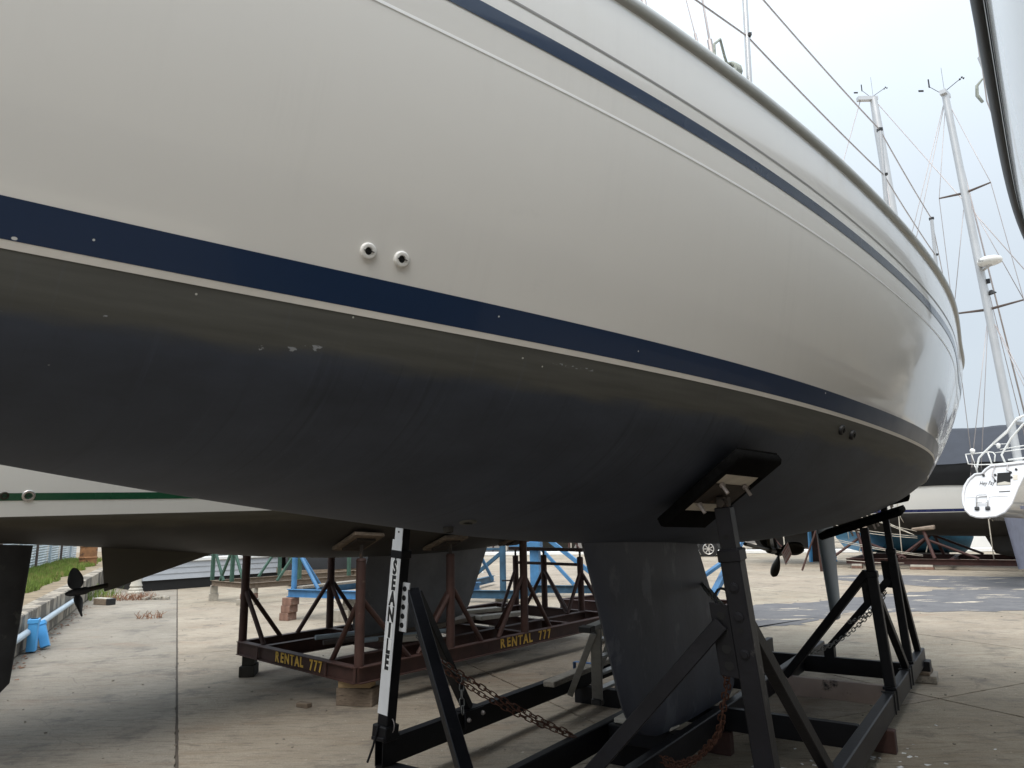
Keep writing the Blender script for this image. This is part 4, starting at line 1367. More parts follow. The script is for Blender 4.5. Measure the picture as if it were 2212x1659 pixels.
brush_text('RENTAL 777', R(0, 1.46, ZR - .002) + nl * .008, Xl, nl, .138, fb, [g * .98 for g in gp])
nr = V(R1.y, -R1.x, 0)
Xr = V(0, 0, 1).cross(nr)
rb = B(); rb.box(R(2.2, 0, ZR) + nr * .0055, .9, .001, .118, R1, nr, V(0, 0, 1)); rbo = rb.build('painted_web', OX, rc)
brush_text('RENTAL 777', R(1.98, 0, ZR) + nr * .008, Xr, nr, .138, rbo, gp)
def round_post(a, bb, z0, z1, r=.045, feet=(), screw=0.0, mat=OX):
    b = B(); b.tube([R(a, bb, z0), R(a, bb, z1)], r, 14); po = b.build('post', mat, rc, smooth=True, angle=50)
    b = B(); b.tube([R(a, bb, z1), R(a, bb, z1 + .02)], [r * 1.12, r * .8], 14); b.build('post_cap', mat, po, smooth=True, angle=50)
    if screw:
        b = B(); b.tube([R(a, bb, z1), R(a, bb, z1 + screw)], .016, 8); b.build('screw', M['rustplate'], po)
    for (fa, fbb, zt) in feet:
        b = B(); b.tube([R(a, bb, zt), R(fa, fbb, .355)], .026, 10); b.build('brace', mat, po, smooth=True, angle=50)
    return po
round_post(.03, .03, .36, 1.28, feet=((.05, .51, .95), (.62, .02, .95)), screw=.14)
round_post(1.2, .03, .36, 1.27, feet=((1.68, .04, .98), (1.2, .52, .95), (.75, .03, .9)), screw=.14)
round_post(2.42, .03, .36, 1.47, feet=((2.93, .05, 1.0), (1.95, .03, 1.02), (2.42, .5, .95)), screw=.14)
round_post(.03, 2.33, .36, 1.28, feet=((.05, 1.86, .92), (.50, 2.32, .95)), screw=.14)
round_post(1.2, 2.33, .36, 1.28, feet=((.73, 2.32, .95), (1.68, 2.32, .95), (1.2, 1.86, .9)), screw=.14)
round_post(2.42, 2.33, .36, 1.35, feet=((1.95, 2.32, .95), (2.9, 2.32, .95)), screw=.14)
for bb, h in ((1.88, 1.07), (1.29, 1.09), (.59, 1.075)):
    round_post(4.37, bb, .36, h, feet=((3.95, 1.80 if bb > 1.5 else .54, .9),) + (((4.37, bb - .42, .9),) if bb < 1.5 else ()) + (((4.37, bb + .38, .9),) if bb > .8 and bb < 1.5 else ()), screw=.10)
b = B(); b.beam(R(4.37, 2.0, 1.20), R(4.37, .52, 1.19), .08, .05); b.build('head_beam', OX, rc)
b = B(); b.tube([R(4.37, 1.88, .985), R(4.37, .59, .985)], .022, 8); b.build('tie_bar', OX, rc, smooth=True, angle=50)
b = B(); b.tube([R(4.37, 1.88, .72), R(3.98, 1.82, .74)], .010, 6); b.build('tie_bar', OX, rc)
# second boat
cen = RO + R2 * 1.17
H2 = Hull(50.8, cen, 1.755, .021, [-4.4, -3, -1.5, 0, 1.5, 3, 4.5, 6.0, 6.6],
          [.72, .93, 1.14, 1.35, 1.48, 1.46, 1.05, .32, .05], [.30, .25, .22, .2, .2, .2, .25, .3, .22],
          [.06, .15, .30, .47, .54, .52, .36, .14, .05], lambda s: 1.15 + .012 * (s - .5) ** 2, -4.4, 7.2, bow=(6.3, 7.2))
b2 = root('sailboat', H2.W(1.5, 0, -1.7), 'white sailboat with a dark green stripe and brown-black bottom standing behind on the rental cradle', 'sailboat')
H2.make(b2, (M['anti2'], M['gel2']), nst=70, bands=(
    ('waterline_stripe', lambda s, z: .104, lambda s, z: .152, M['green'], .003),
    ('cove_stripe', lambda s, z: z - .26, lambda s, z: z - .20, M['green'], .003)))
n2 = V(sin(radians(50.8)), -cos(radians(50.8)), 0)
K2 = lambda s, z: cen + R1 * s + V(0, 0, z)
b = B(); foil_fin(b, K2(2.98, 1.30), K2(.95, 1.28), K2(2.52, .41), K2(.70, .40), .15, n2, round_tip=.2, rows=16); b.build('keel', M['keel2'], b2, smooth=True, angle=60)
b = B(); foil_fin(b, K2(-2.37, 1.495), K2(-2.85, 1.52), K2(-2.43, .42), K2(-2.80, .42), .11, n2, round_tip=.08, rows=14); b.build('rudder', M['rudder2'], b2, smooth=True, angle=60)
b = B(); b.box(K2(-2.6, 1.525), .30, .06, .03, R1, n2); b.build('rudder_bearing', M['white'], b2)
b = B(); foil_fin(b, K2(-.70, 1.42), K2(-1.88, 1.50), K2(-1.70, 1.135), K2(-1.82, 1.10), .05, n2, round_tip=0, rows=8); b.build('skeg', M['anti2'], b2, smooth=True, angle=50)
hub2 = K2(-2.02, 1.115)
b = B(); b.tube([hub2, K2(-1.80, 1.15)], .020, 10); b.build('shaft', M['bronze'], b2, smooth=True, angle=50)
propeller(b2, hub2, -(R1 + V(0, 0, .12)), .20, .062, M['rudder2'], .35, nb=2, hubr=.03)
ring_fitting('exhaust_outlet', -2.74, .105, .040, M['steel'], b2, hull=H2, depth=.015, hole=.5)
ring_fitting('exhaust_outlet', -2.87, .105, .026, M['bronze'], b2, hull=H2, depth=.012, hole=.5)
for s in (-.42, -.22):
    pass
for (s, y) in ((.60, .0), (.72, .0)):
    t_ = H2.find(*(K2(s, 0) + n2 * .78).xy)[1]
    ring_fitting('inlet_fitting', s - .55, t_, .032, M['keel2'], b2, hull=H2, depth=.014, hole=.62)
# hull pads on the screws of the rental cradle
def slab_pad(a, bb, side, ang, w=.34, h=.36):
    p = R(a, bb, 0)
    s, t = H2.find(p.x, p.y, side)
    q = H2.P(s, t, side); nn = H2.N(s, t, side)
    if nn.z > 0: nn = -nn
    X = R1; Y = nn.cross(X).normalized(); X = Y.cross(nn)
    b = B(); b.box(q + nn * .03, w, h, .035, X, Y, nn, bev=.004); o = b.build('pad_board', M['woodold'], rc)
    b = B(); b.box(q + nn * .055, w * .62, h * .66, .03, X, Y, nn); b.build('pad_plate', M['rustplate'], o)
    return q
for a in (.05, 1.2, 2.42):
    slab_pad(a, .12, 1, 0); slab_pad(a, 2.22, -1, 0)
# blocks under the rental cradle
rk = radians(15)
block('concrete_block', V(-2.965, 8.29, 0), .16, .27, .115, radians(8), M['wooddark'], 'lower dark block under the left corner of the RENTAL 777 cradle', 'block')
block('concrete_block', V(-2.965, 8.30, .116), .13, .24, .10, radians(12), M['wooddark'], 'upper dark block under the left corner of the RENTAL 777 cradle', 'block')
block('timber_block', V(-1.46, 6.90, 0), .355, .17, .152, radians(-13.5), M['woodold'], 'thick old timber on the ground under the near corner of the RENTAL 777 cradle', 'wood block')
block('timber_block', V(-1.47, 6.89, .153), .31, .14, .058, radians(-10), M['wood'], 'yellow new timber on top of the old one under the near cradle corner', 'wood block')
block('concrete_block', R(4.35, .1, 0), .2, .25, .215, .9, M['concblock'], 'grey block under the far right corner of the RENTAL 777 cradle', 'block')
block('concrete_block', R(4.35, 2.25, 0), .2, .25, .215, .9, M['concblock'], 'grey block under the far left corner of the RENTAL 777 cradle', 'block')
# broken bit of timber on the concrete
block('timber_block', V(-1.93, 6.83, 0), .13, .07, .04, radians(-25), M['woodold'], 'small broken timber lying alone on the concrete left of the wood stack', 'wood scrap')
# boards and pipes lying in the rental cradle, keel boards
b = B(); b.beam(R(.9, 1.0, .385), R(2.9, 1.35, .385), .22, .05); tag(b.build('plank', M['woodold'], None), 'broad brown board under the grey keel inside the red cradle', 'plank')
for i, (p, q) in enumerate((((.55, 1.62, .39), (1.55, 1.25, .40)), ((.42, 1.25, .39), (1.5, .85, .40)), ((.75, 1.0, .39), (1.75, .68, .40)))):
    b = B(); b.tube([R(*p), R(*q)], .026, 10)
    tag(b.build('pipe', M['pipe'] if i != 1 else M['fencepost'], None, smooth=True, angle=50), ['upper grey pipe lying on the beams of the red cradle', 'rusty pipe lying on the red cradle between two grey ones', 'lower grey pipe on the red cradle nearest the front beam'][i], 'pipe')
for i, (a, bb, l) in enumerate(((3.0, 1.75, .62), (2.75, 1.15, .75), (1.0, .75, .5))):
    b = B(); b.beam(R(a, bb, .39), R(a + l, bb - .18, .39), .16, .05, bev=.006)
    tag(b.build('plank', M['boardwhite'], None), ['pale plank on the red cradle right of the grey keel', 'pale plank on the red cradle near its middle cross beam', 'pale short plank on the red cradle under the keel front'][i], 'plank')

# ------------------------------------------------------------------ left side: wall, fence, boxes, houseboat
wall = root('retaining_wall', G(-1.925, 13, 0), 'low stained concrete retaining wall with grass behind it at the left', 'wall')
al = 1.0
k = 0
while al < 24.5:
    L = 2.4
    b = B(); b.box(G(-1.925, al + L / 2, .25), .25, L - .02, .50, N1, D1, V(0, 0, 1), bev=.012, wob=.006)
    b.build('wall_panel', M['wallc'], wall)
    al += L
pipe = B(); pipe.tube([G(-1.74, 6.0, .27), G(-1.74, 14.0, .27), G(-1.74, 17.2, .26)], .045, 12)
tag(pipe.build('pipe', M['pipe'], None, smooth=True, angle=50), 'grey plastic pipe running along the face of the retaining wall', 'pipe')
def blue_box(al, off, z, h, w, lean, label, extra):
    r = root('electrical_box', G(off, al, z), label, 'electrical box')
    Z = (V(0, 0, 1) + D1 * lean[0] + N1 * lean[1]).normalized(); X = (N1 - Z * N1.dot(Z)).normalized(); Y = Z.cross(X)
    c = G(off, al, z)
    b = B(); b.box(c + Z * h / 2, .11, w, h, X, Y, Z, bev=.006); o = b.build('housing', M['bluebox'], r)
    b = B(); b.box(c + Z * (h - .03), .13, w + .02, .06, X, Y, Z, bev=.006); b.build('lid', M['bluebox'], r)
    if extra:
        b = B(); b.tube([c, c - Z * .08 + N1 * .02, c - Z * .15 + N1 * .02 - D1 * .25], .02, 8); b.build('conduit', M['bluedark'], r)
blue_box(11.85, -1.68, .02, .42, .15, (0, 0), 'upright light blue electrical box on the retaining wall behind the dark rudder', True)
blue_box(12.08, -1.55, .03, .36, .13, (.22, -.30), 'tilted light blue electrical box leaning beside the upright one', False)
# corrugated fence: panel shares one mesh
def corr_mesh(L, Hh):
    b = B(); rows = []
    n = int(Hh / .019)
    for i in range(n + 1):
        z = Hh * i / n
        x = .011 * sin(2 * pi * z / .076)
        rows.append([V(x, -L / 2, z), V(x, L / 2, z)])
    b.grid(rows)
    me = bpy.data.meshes.new('sheet'); b.bm.to_mesh(me); b.bm.free()
    me.materials.append(M['tin'])
    return me
CM = corr_mesh(2.36, 1.75)
fence = root('fence', G(-3.6, 18, .5), 'pale corrugated tin fence on the bank behind the grass', 'fence')
for i in range(13):
    al = 4.0 + 2.4 * i
    inst('sheet', CM, frame(G(-3.62 - rnd.uniform(0, .02), al, .52), N1, D1, V(0, 0, 1)), fence)
    b = B(); b.beam(G(-3.56, al - 1.2, .3), G(-3.56, al - 1.2, 2.25), .06, .06, upv=D1); b.build('post', M['fencepost'] if i % 2 else M['pipe'], fence)
# dark board lettered on the fence
sg = root('sign_board', G(-3.53, 21.2, .75), 'blue-grey board with pale letters leaning on the tin fence', 'sign')
b = B(); b.box(G(-3.53, 21.4, .84), .02, 3.4, .24, N1, D1, V(0, 0, 1)); sb = b.build('board', M['tindark'], sg)
put_text('RENTAL 10', .17, .001, frame(G(-3.516, 21.75, .84), D1, V(0, 0, 1), N1), M['label'], sb)
# rusty tank at the end of the bank
b = B(); b.lathe(G(-2.55, 27.1, .45), V(0, 0, 1), [(.25, 0), (.25, .25), (.27, .27), (.27, .30), (.25, .32), (.25, .62), (.27, .64), (.23, .66)], 20)
tag(b.build('steel_drum', M['rusttank'], None, smooth=True, angle=40), 'rust orange steel drum at the end of the grass bank', 'drum')
# debris at the wall's foot
def scatter_twigs(name, c, n, R_, h, mat, label, cat):
    b = B()
    for i in range(n):
        a = rnd.uniform(0, 2 * pi); r = R_ * sqrt(rnd.random())
        p = Vector(c) + V(cos(a) * r * 1.6, sin(a) * r * .6, 0)
        q = p + V(rnd.uniform(-.12, .12), rnd.uniform(-.08, .08), rnd.uniform(.3, 1) * h)
        m = p.lerp(q, .5) + V(rnd.uniform(-.03, .03), rnd.uniform(-.03, .03), .02)
        b.tube([p, m, q], [.006, .005, .002], 4)
        if rnd.random() < .6:
            b.tube([m, m + V(rnd.uniform(-.1, .1), rnd.uniform(-.06, .06), rnd.uniform(0, .7) * h)], .003, 4)
    return tag(b.build(name, mat, None), label, cat)
scatter_twigs('dead_plant', V(-6.70, 13.53, 0), 34, .16, .13, M['dry'], 'dry red-brown weed growing from a crack in the left slab', 'plant')
scatter_twigs('dead_brush', V(-8.98, 17.1, 0), 160, .42, .16, M['dry'], 'heap of dead brown brush in front of the grey houseboat', 'brush')
scatter_twigs('weed_clump', V(-9.75, 17.2, 0), 110, .32, .32, M['grass'], 'green weeds growing at the end of the retaining wall', 'plant')
bl = root('beam_stub', V(-8.98, 16.12, 0), 'dark timber stub with a pale top lying past the end of the wall', 'wood block')
b = B(); b.box(V(-9.03, 16.12, .065), .44, .16, .13, V(cos(-.45), sin(-.45), 0), V(-sin(-.45), cos(-.45), 0), V(0, 0, 1), bev=.01); b.build('timber', M['woodold'], bl)
b = B(); b.box(V(-8.80, 16.01, .068), .10, .17, .14, V(cos(-.45), sin(-.45), 0), V(-sin(-.45), cos(-.45), 0), V(0, 0, 1), bev=.01); b.build('band', M['rubber'], bl)
b = B(); b.box(V(-9.03, 16.12, .135), .44, .155, .012, V(cos(-.45), sin(-.45), 0), V(-sin(-.45), cos(-.45), 0), V(0, 0, 1)); b.build('pale_top', M['stone'], bl)
b = B()
for i in range(26):
    c = V(-8.3 + rnd.gauss(0, .18), 17.05 + rnd.gauss(0, .08), .02 + rnd.random() * .05)
    b.box(c, rnd.uniform(.04, .1), rnd.uniform(.04, .08), rnd.uniform(.02, .06), V(cos(i), sin(i), 0), V(-sin(i), cos(i), 0), bev=.006)
tag(b.build('rubble_heap', M['concblock'], None), 'small heap of grey rubble on the concrete before the houseboat', 'rubble')
# stone foot standing by the houseboat
b = B(); b.lathe(V(-9.62, 18.6, 0), V(0, 0, 1), [(.19, 0), (.19, .05), (.16, .08), (.165, .12), (.13, .16), (.15, .20), (.12, .27), (.11, .45)], 16)
tag(b.build('stone_pedestal', M['stone'], None, smooth=True, angle=40), 'pale turned stone pedestal at the end of the houseboat', 'pedestal')
# low grey houseboat hull with lapped boards
hb = root('houseboat', V(-7.6, 21.6, 0), 'low grey boarded houseboat with a black base behind the green cradle', 'houseboat')
HX = V(cos(radians(47)), sin(radians(47)), 0); HY = V(-HX.y, HX.x, 0)
HX = (V(-8.58, 20.4, 0) - V(-10.2, 18.75, 0)).normalized(); HY = V(-HX.y, HX.x, 0)
h0 = V(-9.72, 19.12, 0)
b = B(); b.box(h0 + HX * 3.5 + HY * 1.3 + V(0, 0, .135), 7, 2.5, .27, HX, HY); b.build('base', M['dark'], hb)
for i in range(3):
    z0 = .27 + .150 * i
    b = B()
    p = [h0 + HY * (.0 + .012) + V(0, 0, z0), h0 + HY * .03 + V(0, 0, z0 + .158), h0 + HY * .05 + V(0, 0, z0 + .158), h0 + HY * .05 + V(0, 0, z0)]
    b.prism(p, HX * 7); b.build('siding_board', M['siding'], hb)
b = B(); b.box(h0 + HX * 3.5 + HY * 1.3 + V(0, 0, .50), 6.98, 2.36, .44, HX, HY); b.build('body', M['siding'], hb)
b = B(); b.box(h0 + HX * 3.5 + HY * 1.28 + V(0, 0, .765), 7.1, 2.6, .09, HX, HY, bev=.01); b.build('deck_edge', M['white'], hb)
b = B(); b.box(h0 + HX * 3.9 + HY * 1.3 + V(0, 0, 1.5), 4.6, 1.9, 1.1, HX, HY, bev=.03); cab = b.build('cabin', M['white'], hb)
for i in range(3):
    b = B(); b.box(h0 + HX * (2.4 + 1.5 * i) + HY * .345 + V(0, 0, 1.6), .8, .02, .45, HX, HY); b.build('window', M['glass'], cab)
# green cradle in front of it
gc = root('boat_cradle', V(-5.6, 16.2, 0), 'green steel cradle on stacked blocks in front of the grey houseboat', 'boat cradle')
GA, GB, GC_ = V(-6.83, 16.5, .39), V(-5.62, 15.45, .39), V(-3.0, 18.0, .39)
for p, q in ((GA, GB), (GB, GC_), (GA, GA + (GC_ - GB)), (GC_, GA + (GC_ - GB))):
    b = B(); b.ibeam(p, q, .08, .11); b.build('beam', M['woodold'], gc)
GU = (GB - GA).normalized(); GW = (GC_ - GB).normalized(); GLw = (GC_ - GB).length
for p, ax in ((GA, GU), (GA.lerp(GB, .55), GU), (GB + GW * 1.15, GW), (GB + GW * 2.4, GW), (GA + GW * 1.6, GW)):
    b = B(); b.beam(p + V(0, 0, .055), p + V(0, 0, .95), .07, .07, upv=GU); po = b.build('post', M['greenpaint'], gc)
    for sg_ in (-1, 1):
        q = p + ax * (sg_ * .52)
        if (q - GA).dot(GU) < -.05 or (q - GA).dot(GU) > 1.7:
            continue
        b = B(); b.beam(p + V(0, 0, .80), q + V(0, 0, .06), .05, .05, upv=GU); b.build('brace', M['greenpaint'], po)
b = B(); b.beam(GA + V(0, 0, 1.0), GA.lerp(GB, 1) + V(0, 0, 1.0), .07, .07); b.build('head_beam', M['greenpaint'], gc)
b = B(); b.beam(GB + V(0, 0, 1.0), GC_ + V(0, 0, 1.0), .07, .07); b.build('head_beam', M['greenpaint'], gc)
block('concrete_block', V(-6.80, 16.56, 0), .19, .19, .16, .5, M['concblock'], 'lower grey block under the left corner of the green cradle', 'block')
block('concrete_block', V(-6.80, 16.56, .161), .15, .15, .16, .5, M['concblock'], 'upper grey block under the left corner of the green cradle', 'block')
block('concrete_block', V(-5.66, 15.55, 0), .40, .24, .12, -.1, M['concblock'], 'wide bottom block under the near corner of the green cradle', 'block')
block('concrete_block', V(-5.64, 15.56, .121), .30, .22, .11, -.1, M['brick'], 'reddish middle block under the near corner of the green cradle', 'block')
block('concrete_block', V(-5.63, 15.57, .232), .27, .20, .10, -.1, M['concblock'], 'pale top block under the near corner of the green cradle', 'block')
# light blue cradle
bc = root('boat_cradle', V(-2.5, 14.2, 0), 'light blue steel cradle standing on tall brick piles behind the red rental cradle', 'boat cradle')
BA = V(-4.02, 13.0, .45); BU = V(.90, -.43, 0).normalized(); BW = V(.56, .83, 0).normalized()
BL = M['bluepaint']
for p, q in ((BA, BA + BU * 2.4), (BA, BA + BW * 4.2), (BA + BU * 2.4, BA + BU * 2.4 + BW * 2.1), (BA + BW * 2.1, BA + BW * 2.1 + BU * 2.4)):
    b = B(); b.ibeam(p, q, .09, .13); b.build('beam', BL, bc)
for (u, w, ang_) in ((.04, .08, 0), (2.35, .08, 1), (.04, 2.0, 2), (2.35, 2.0, 2)):
    p = BA + BU * u + BW * w + V(0, 0, .065)
    b = B(); b.tube([p, p + V(0, 0, .85)], .05, 12); po = b.build('post', BL, bc, smooth=True, angle=50)
    for q in (BA + BU * (u + (.55 if u < 1 else -.55)) + BW * w, BA + BU * u + BW * (w + (.6 if w < 3.5 else -.6))):
        b = B(); b.tube([p + V(0, 0, .74), q + V(0, 0, .07)], .032, 10); b.build('brace', BL, po, smooth=True, angle=50)
b = B(); b.box(BA + BU * .12 + BW * 1.0 + V(0, 0, .085), 1.8, .2, .04, BW, BU); b.build('board', M['woodgrey'], bc)
for i in range(3):
    block('brick_block', V(-3.99 + .02 * i, 12.93, .127 * i), .19, .23, .125, -.42 + .03 * i, M['brick'], ['bottom', 'middle', 'top'][i] + ' stained block in the pile under the left corner of the light blue cradle', 'block')
block('concrete_block', V(-2.96, 12.62, 0), .34, .22, .19, -.3, M['concblock'], 'wide grey block under the front beam of the light blue cradle', 'block')
block('timber_block', V(-2.80, 12.60, .191), .32, .18, .10, -.3, M['woodgrey'], 'pale timber on the wide grey block under the light blue cradle', 'wood block')
block('timber_block', V(-2.78, 12.60, .292), .30, .18, .09, -.25, M['woodgrey'], 'topmost timber on the block pile under the light blue cradle', 'wood block')
block('concrete_block', BA + BU * 2.3 + BW * .1 - V(0, 0, .45), .24, .22, .38, -.3, M['concblock'], 'tall grey block under the right front corner of the light blue cradle', 'block')
block('concrete_block', BA + BU * .1 + BW * 2.0 - V(0, 0, .45), .24, .22, .38, -.3, M['concblock'], 'tall grey block under the far left corner of the light blue cradle', 'block')
# boat under a black cover far left, wrapped in tarpaulin
tb = root('covered_boat', V(-4.6, 22.0, 0), 'low dark boat wrapped in a crumpled black tarpaulin beside the houseboat', 'covered boat')
b = B(); rows = []
for i in range(25):
    x = -2.6 + 5.2 * i / 24
    k = sqrt(max(.05, 1 - (abs(x) / 2.8) ** 4))
    r = []
    for j in range(15):
        a = pi * j / 14
        w = .05 * noise.noise(V(x * 3, j * .7, 1)) + .03 * noise.noise(V(x * 8, j * 2, 5))
        r.append(V(-4.2 + x * .88 - cos(a) * (1.0 + w) * k * .45, 21.6 + x * .47 + cos(a) * (1.0 + w) * -k * .88 * -1, .42 + sin(a) * (1.1 + w * 3) * k))
    rows.append(r)
b.grid(rows); b.build('tarpaulin', M['tarpdark'], tb, smooth=True)
b = B(); b.box(V(-4.2, 21.6, .36), 5.2, 1.9, .14, V(.88, .47, 0), V(-.47, .88, 0)); b.build('wood_cradle', M['woodold'], tb)
b = B(); b.box(V(-4.2, 21.6, .15), 5.0, .9, .28, V(.88, .47, 0), V(-.47, .88, 0)); b.build('under_block', M['wooddark'], tb)
# blue stands further back in the middle
bs = root('boat_cradle', V(.6, 15.4, 0), 'weathered blue steel cradle with a thick square column seen under the cream hull', 'boat cradle')
BD = M['bluedark']
pA, pB_ = V(-.26, 15.0, .16), V(.44, 16.1, .16)
AX = V(.95, -.30, 0).normalized(); AY = V(.30, .95, 0).normalized()
b = B(); b.tube([pA + V(0, 0, .08), pA + V(0, 0, 1.05)], .065, 12); b.build('post', BD, bs, smooth=True, angle=50)
b = B(); b.beam(pA + V(0, 0, .85), pA - AX * 1.0 + V(0, 0, .08), .075, .075); b.build('brace', BD, bs)
b = B(); b.beam(pA + V(0, 0, .9), pA - AX * 1.35 + V(0, 0, .9), .05, .05); b.build('tie_bar', BD, bs)
for p, q in ((pA - AX * 1.6, pA + AX * .4), (pA + AX * .35, pA + AX * .35 + AY * 1.2), (pA - AX * 1.6, pA - AX * 1.6 + AY * 4), (pB_ - AX * .2, pB_ + AX * 2.6), (pB_ + AX * 2.55, V(2.75, 10.6, .2)), (V(2.3, 10.72, .2), V(3.0, 10.55, .2))):
    b = B(); b.ibeam(p, q, .10, .16); b.build('beam', BD, bs)
b = B(); b.beam(pB_ + V(0, 0, .08), pB_ + V(0, 0, 1.75), .20, .20, upv=AX); b.build('column', BL, bs)
b = B(); b.box(pB_ + V(-.2, 0, .93), .7, .25, .14, AX, AY); b.build('bracket', BL, bs)
b = B(); b.beam(pB_ + V(.05, 0, 1.25), pB_ + AX * 1.55 + V(0, 0, .10), .09, .09); b.build('brace', BL, bs)
b = B(); b.beam(pB_ + V(.05, 0, .95), pB_ + AX * .85 + V(0, 0, .10), .07, .07); b.build('brace', BL, bs)
b = B(); b.beam(V(2.70, 10.65, .28), V(3.9, 12.4, 1.3), .09, .09); b.build('brace', M['bluepaint'], bs)
b = B(); b.beam(V(2.0, 10.8, .28), V(3.5, 11.4, 1.1), .08, .05); b.build('brace', M['bluepaint'], bs)
for i, (x, y) in enumerate(((-.3, 15.2), (2.6, 15.3), (2.8, 10.7))):
    block('concrete_block', V(x, y, 0), .24, .2, .085 if i < 2 else .12, .2, M['concblock'], ['grey block under the round post of the weathered blue cradle', 'grey block under the far corner of the weathered blue cradle', 'grey block under the near blue brace foot behind the keel'][i], 'block')
# second red cradle lying empty beyond the keel
rr2 = root('boat_cradle', V(2.2, 11.6, 0), 'empty red-brown steel cradle frame lying on the concrete behind the keel', 'boat cradle')
for p, q in (((.75, 12.6, .2), (2.9, 10.9, .2)), ((1.6, 13.4, .2), (3.6, 11.8, .2)), ((.75, 12.6, .2), (1.6, 13.4, .2)), ((2.9, 10.9, .2), (3.6, 11.8, .2)), ((1.8, 11.8, .2), (2.6, 12.6, .2))):
    b = B(); b.ibeam(V(*p), V(*q), .1, .2); b.build('beam', M['redbrown'], rr2)
# white mooring post
b = B(); b.lathe(V(-1.2, 23.9, 0), V(0, 0, 1), [(.16, 0), (.16, .03), (.09, .05), (.08, .5), (.13, .62), (.13, .70), (.06, .76)], 14)
tag(b.build('bollard', M['white'], None, smooth=True, angle=40), 'small white bollard on the bright concrete beyond the grey keel', 'bollard')

# ------------------------------------------------------------------ boat close on the right, rail overhead
H3 = Hull(53, n53 * 1.80, 2.37, -.012, [-6, -4, -2, 0, 2, 4, 6, 7.5, 8.6],
          [.15, .75, 1.15, 1.34, 1.40, 1.40, 1.30, 1.08, .8], [.3, .42, .44, .42, .38, .37, .42, .46, .5],
          [.1, .3, .5, .58, .6, .56, .4, .2, .05], lambda s: 1.28 + .0 * s, -6.6, 8.6, bow=(-5.2, -6.6))
b3 = root('sailboat', H3.W(1.5, 0, -1.8), 'white sailboat close on the right, only its flared side and black rubbing strake overhead', 'sailboat')
H3.make(b3, (M['anti3'], M['gel2']), nst=70, rail=0, bands=(
    ('boot_stripe', lambda s, z: .02, lambda s, z: .10, M['bluestripe'], .003),
    ('rail_groove', lambda s, z: z - .125, lambda s, z: z - .112, M['groove'], .002),
    ('rail_band', lambda s, z: z - .104, lambda s, z: z - .052, M['rail'], .006)))
b = B()
for side in (1, -1):
    rows = []
    for i in range(71):
        s = -6.4 + 15.0 * i / 70
        rows.append([H3.sheer(s, -.005 + .05 * sin(a), .012 + .034 * cos(a), side) for a in [2 * pi * k / 12 for k in range(12)]])
    b.grid(rows, closed=True)
b.build('rubbing_strake', M['rubber'], b3, smooth=True)
b = B()
for side in (1, -1):
    rows = []
    for i in range(71):
        s = -6.4 + 15.0 * i / 70
        rows.append([H3.sheer(s, .05 + .022 * sin(a), .0 + .02 * cos(a), side) for a in [2 * pi * k / 8 for k in range(8)]])
    b.grid(rows, closed=True)
b.build('toe_rail', M['steel'], b3, smooth=True)
for side in (1, -1):
    tops = []
    for s in (-4.5, -2.2, 0.2, 2.3, 4.60, 6.6, 8.2):
        p = H3.sheer(s, .04, -.04, side); q = p + V(0, 0, .60) + n53 * (side * .05)
        if side == -1 and abs(s - 4.60) < .01:
            q = p + V(0, 0, .56) - n53 * .10
        b = B(); b.tube([p, q], .013, 8); b.build('stanchion', M['steel'], b3, smooth=True, angle=50)
        tops.append(q)
    b = B()
    for z in (0, -.28):
        b.tube([t + V(0, 0, z) for t in tops], .004, 5)
    b.build('lifeline', M['wire'], b3, smooth=True)
q = H3.sheer(4.60, .46, -.04, -1) - n53 * .09
b = B(); b.tube([q + n53 * .03, q - n53 * .015 + V(0, 0, .0), q - n53 * .045 + V(0, 0, -.03), q - n53 * .05 + V(0, 0, -.09), q - n53 * .03 + V(0, 0, -.14)], [.005, .006, .009, .010, .008], 7)
tag(b.build('rope', M['ropegrey'], None, smooth=True), 'dark rope end hanging from the stanchion of the near right boat', 'rope')
b = B(); foil_fin(b, H3.W(.4, 0, -.5), H3.W(2.3, 0, -.5), H3.W(.9, 0, -1.95), H3.W(2.5, 0, -1.95), .16, n53, round_tip=.2); b.build('keel', M['keel'], b3, smooth=True, angle=60)
b = B()
for s in (-2.0, 4.6):
    for sd in (1, -1):
        t_ = -.42
        q = H3.P(s, t_, sd)
        f = V(q.x, q.y, 0) + n53 * (.12 * sd)
        for dx, dy in ((.28, .1), (-.28, .1), (0, -.28)):
            b.tube([f + H3.e * dx + n53 * (dy * sd) * 1.2, q - V(0, 0, .5)], .022, 8)
        b.tube([q - V(0, 0, .75), q - V(0, 0, .03)], .03, 8)
        b.box(q - V(0, 0, .02), .3, .3, .03, H3.e, n53, V(0, 0, 1))
b.build('stand', M['redoxide'], b3)

# ------------------------------------------------------------------ unseen boat further right, added to give the glossy quarter a reflection
H6 = Hull(60, V(10.6, 6.6, 0), 1.95, 0.0, [-5, -3, 0, 3, 4.6, 5.2], [.9, 1.25, 1.5, 1.1, .4, .1], [.22] * 6, [.15, .5, .7, .5, .15, .05], lambda s: 1.15, -5, 5.8, bow=(4.6, 5.8))
b6 = root('sailboat', H6.W(0, 0, -1.95), 'white sailboat with a black bottom, mirrored in the cream boat\'s glossy stern quarter', 'sailboat')
H6.make(b6, (M['anti3'], M['gel2']), nst=40, rail=.03, bands=(('boot_stripe', lambda s, z: .02, lambda s, z: .12, M['bluestripe'], .003),))
b = B(); b.prism([H6.W(s, .12, z) for s, z in ((-1.6, -.6), (1.5, -.6), (1.0, -1.85), (-1.2, -1.85))], H6.n * -.24); b.build('keel', M['anti3'], b6)
b = B(); b.box(H6.W(0, 0, -1.9), 2.8, .5, .10, H6.e, H6.n); b.build('keel_block', M['woodold'], b6)
b = B()
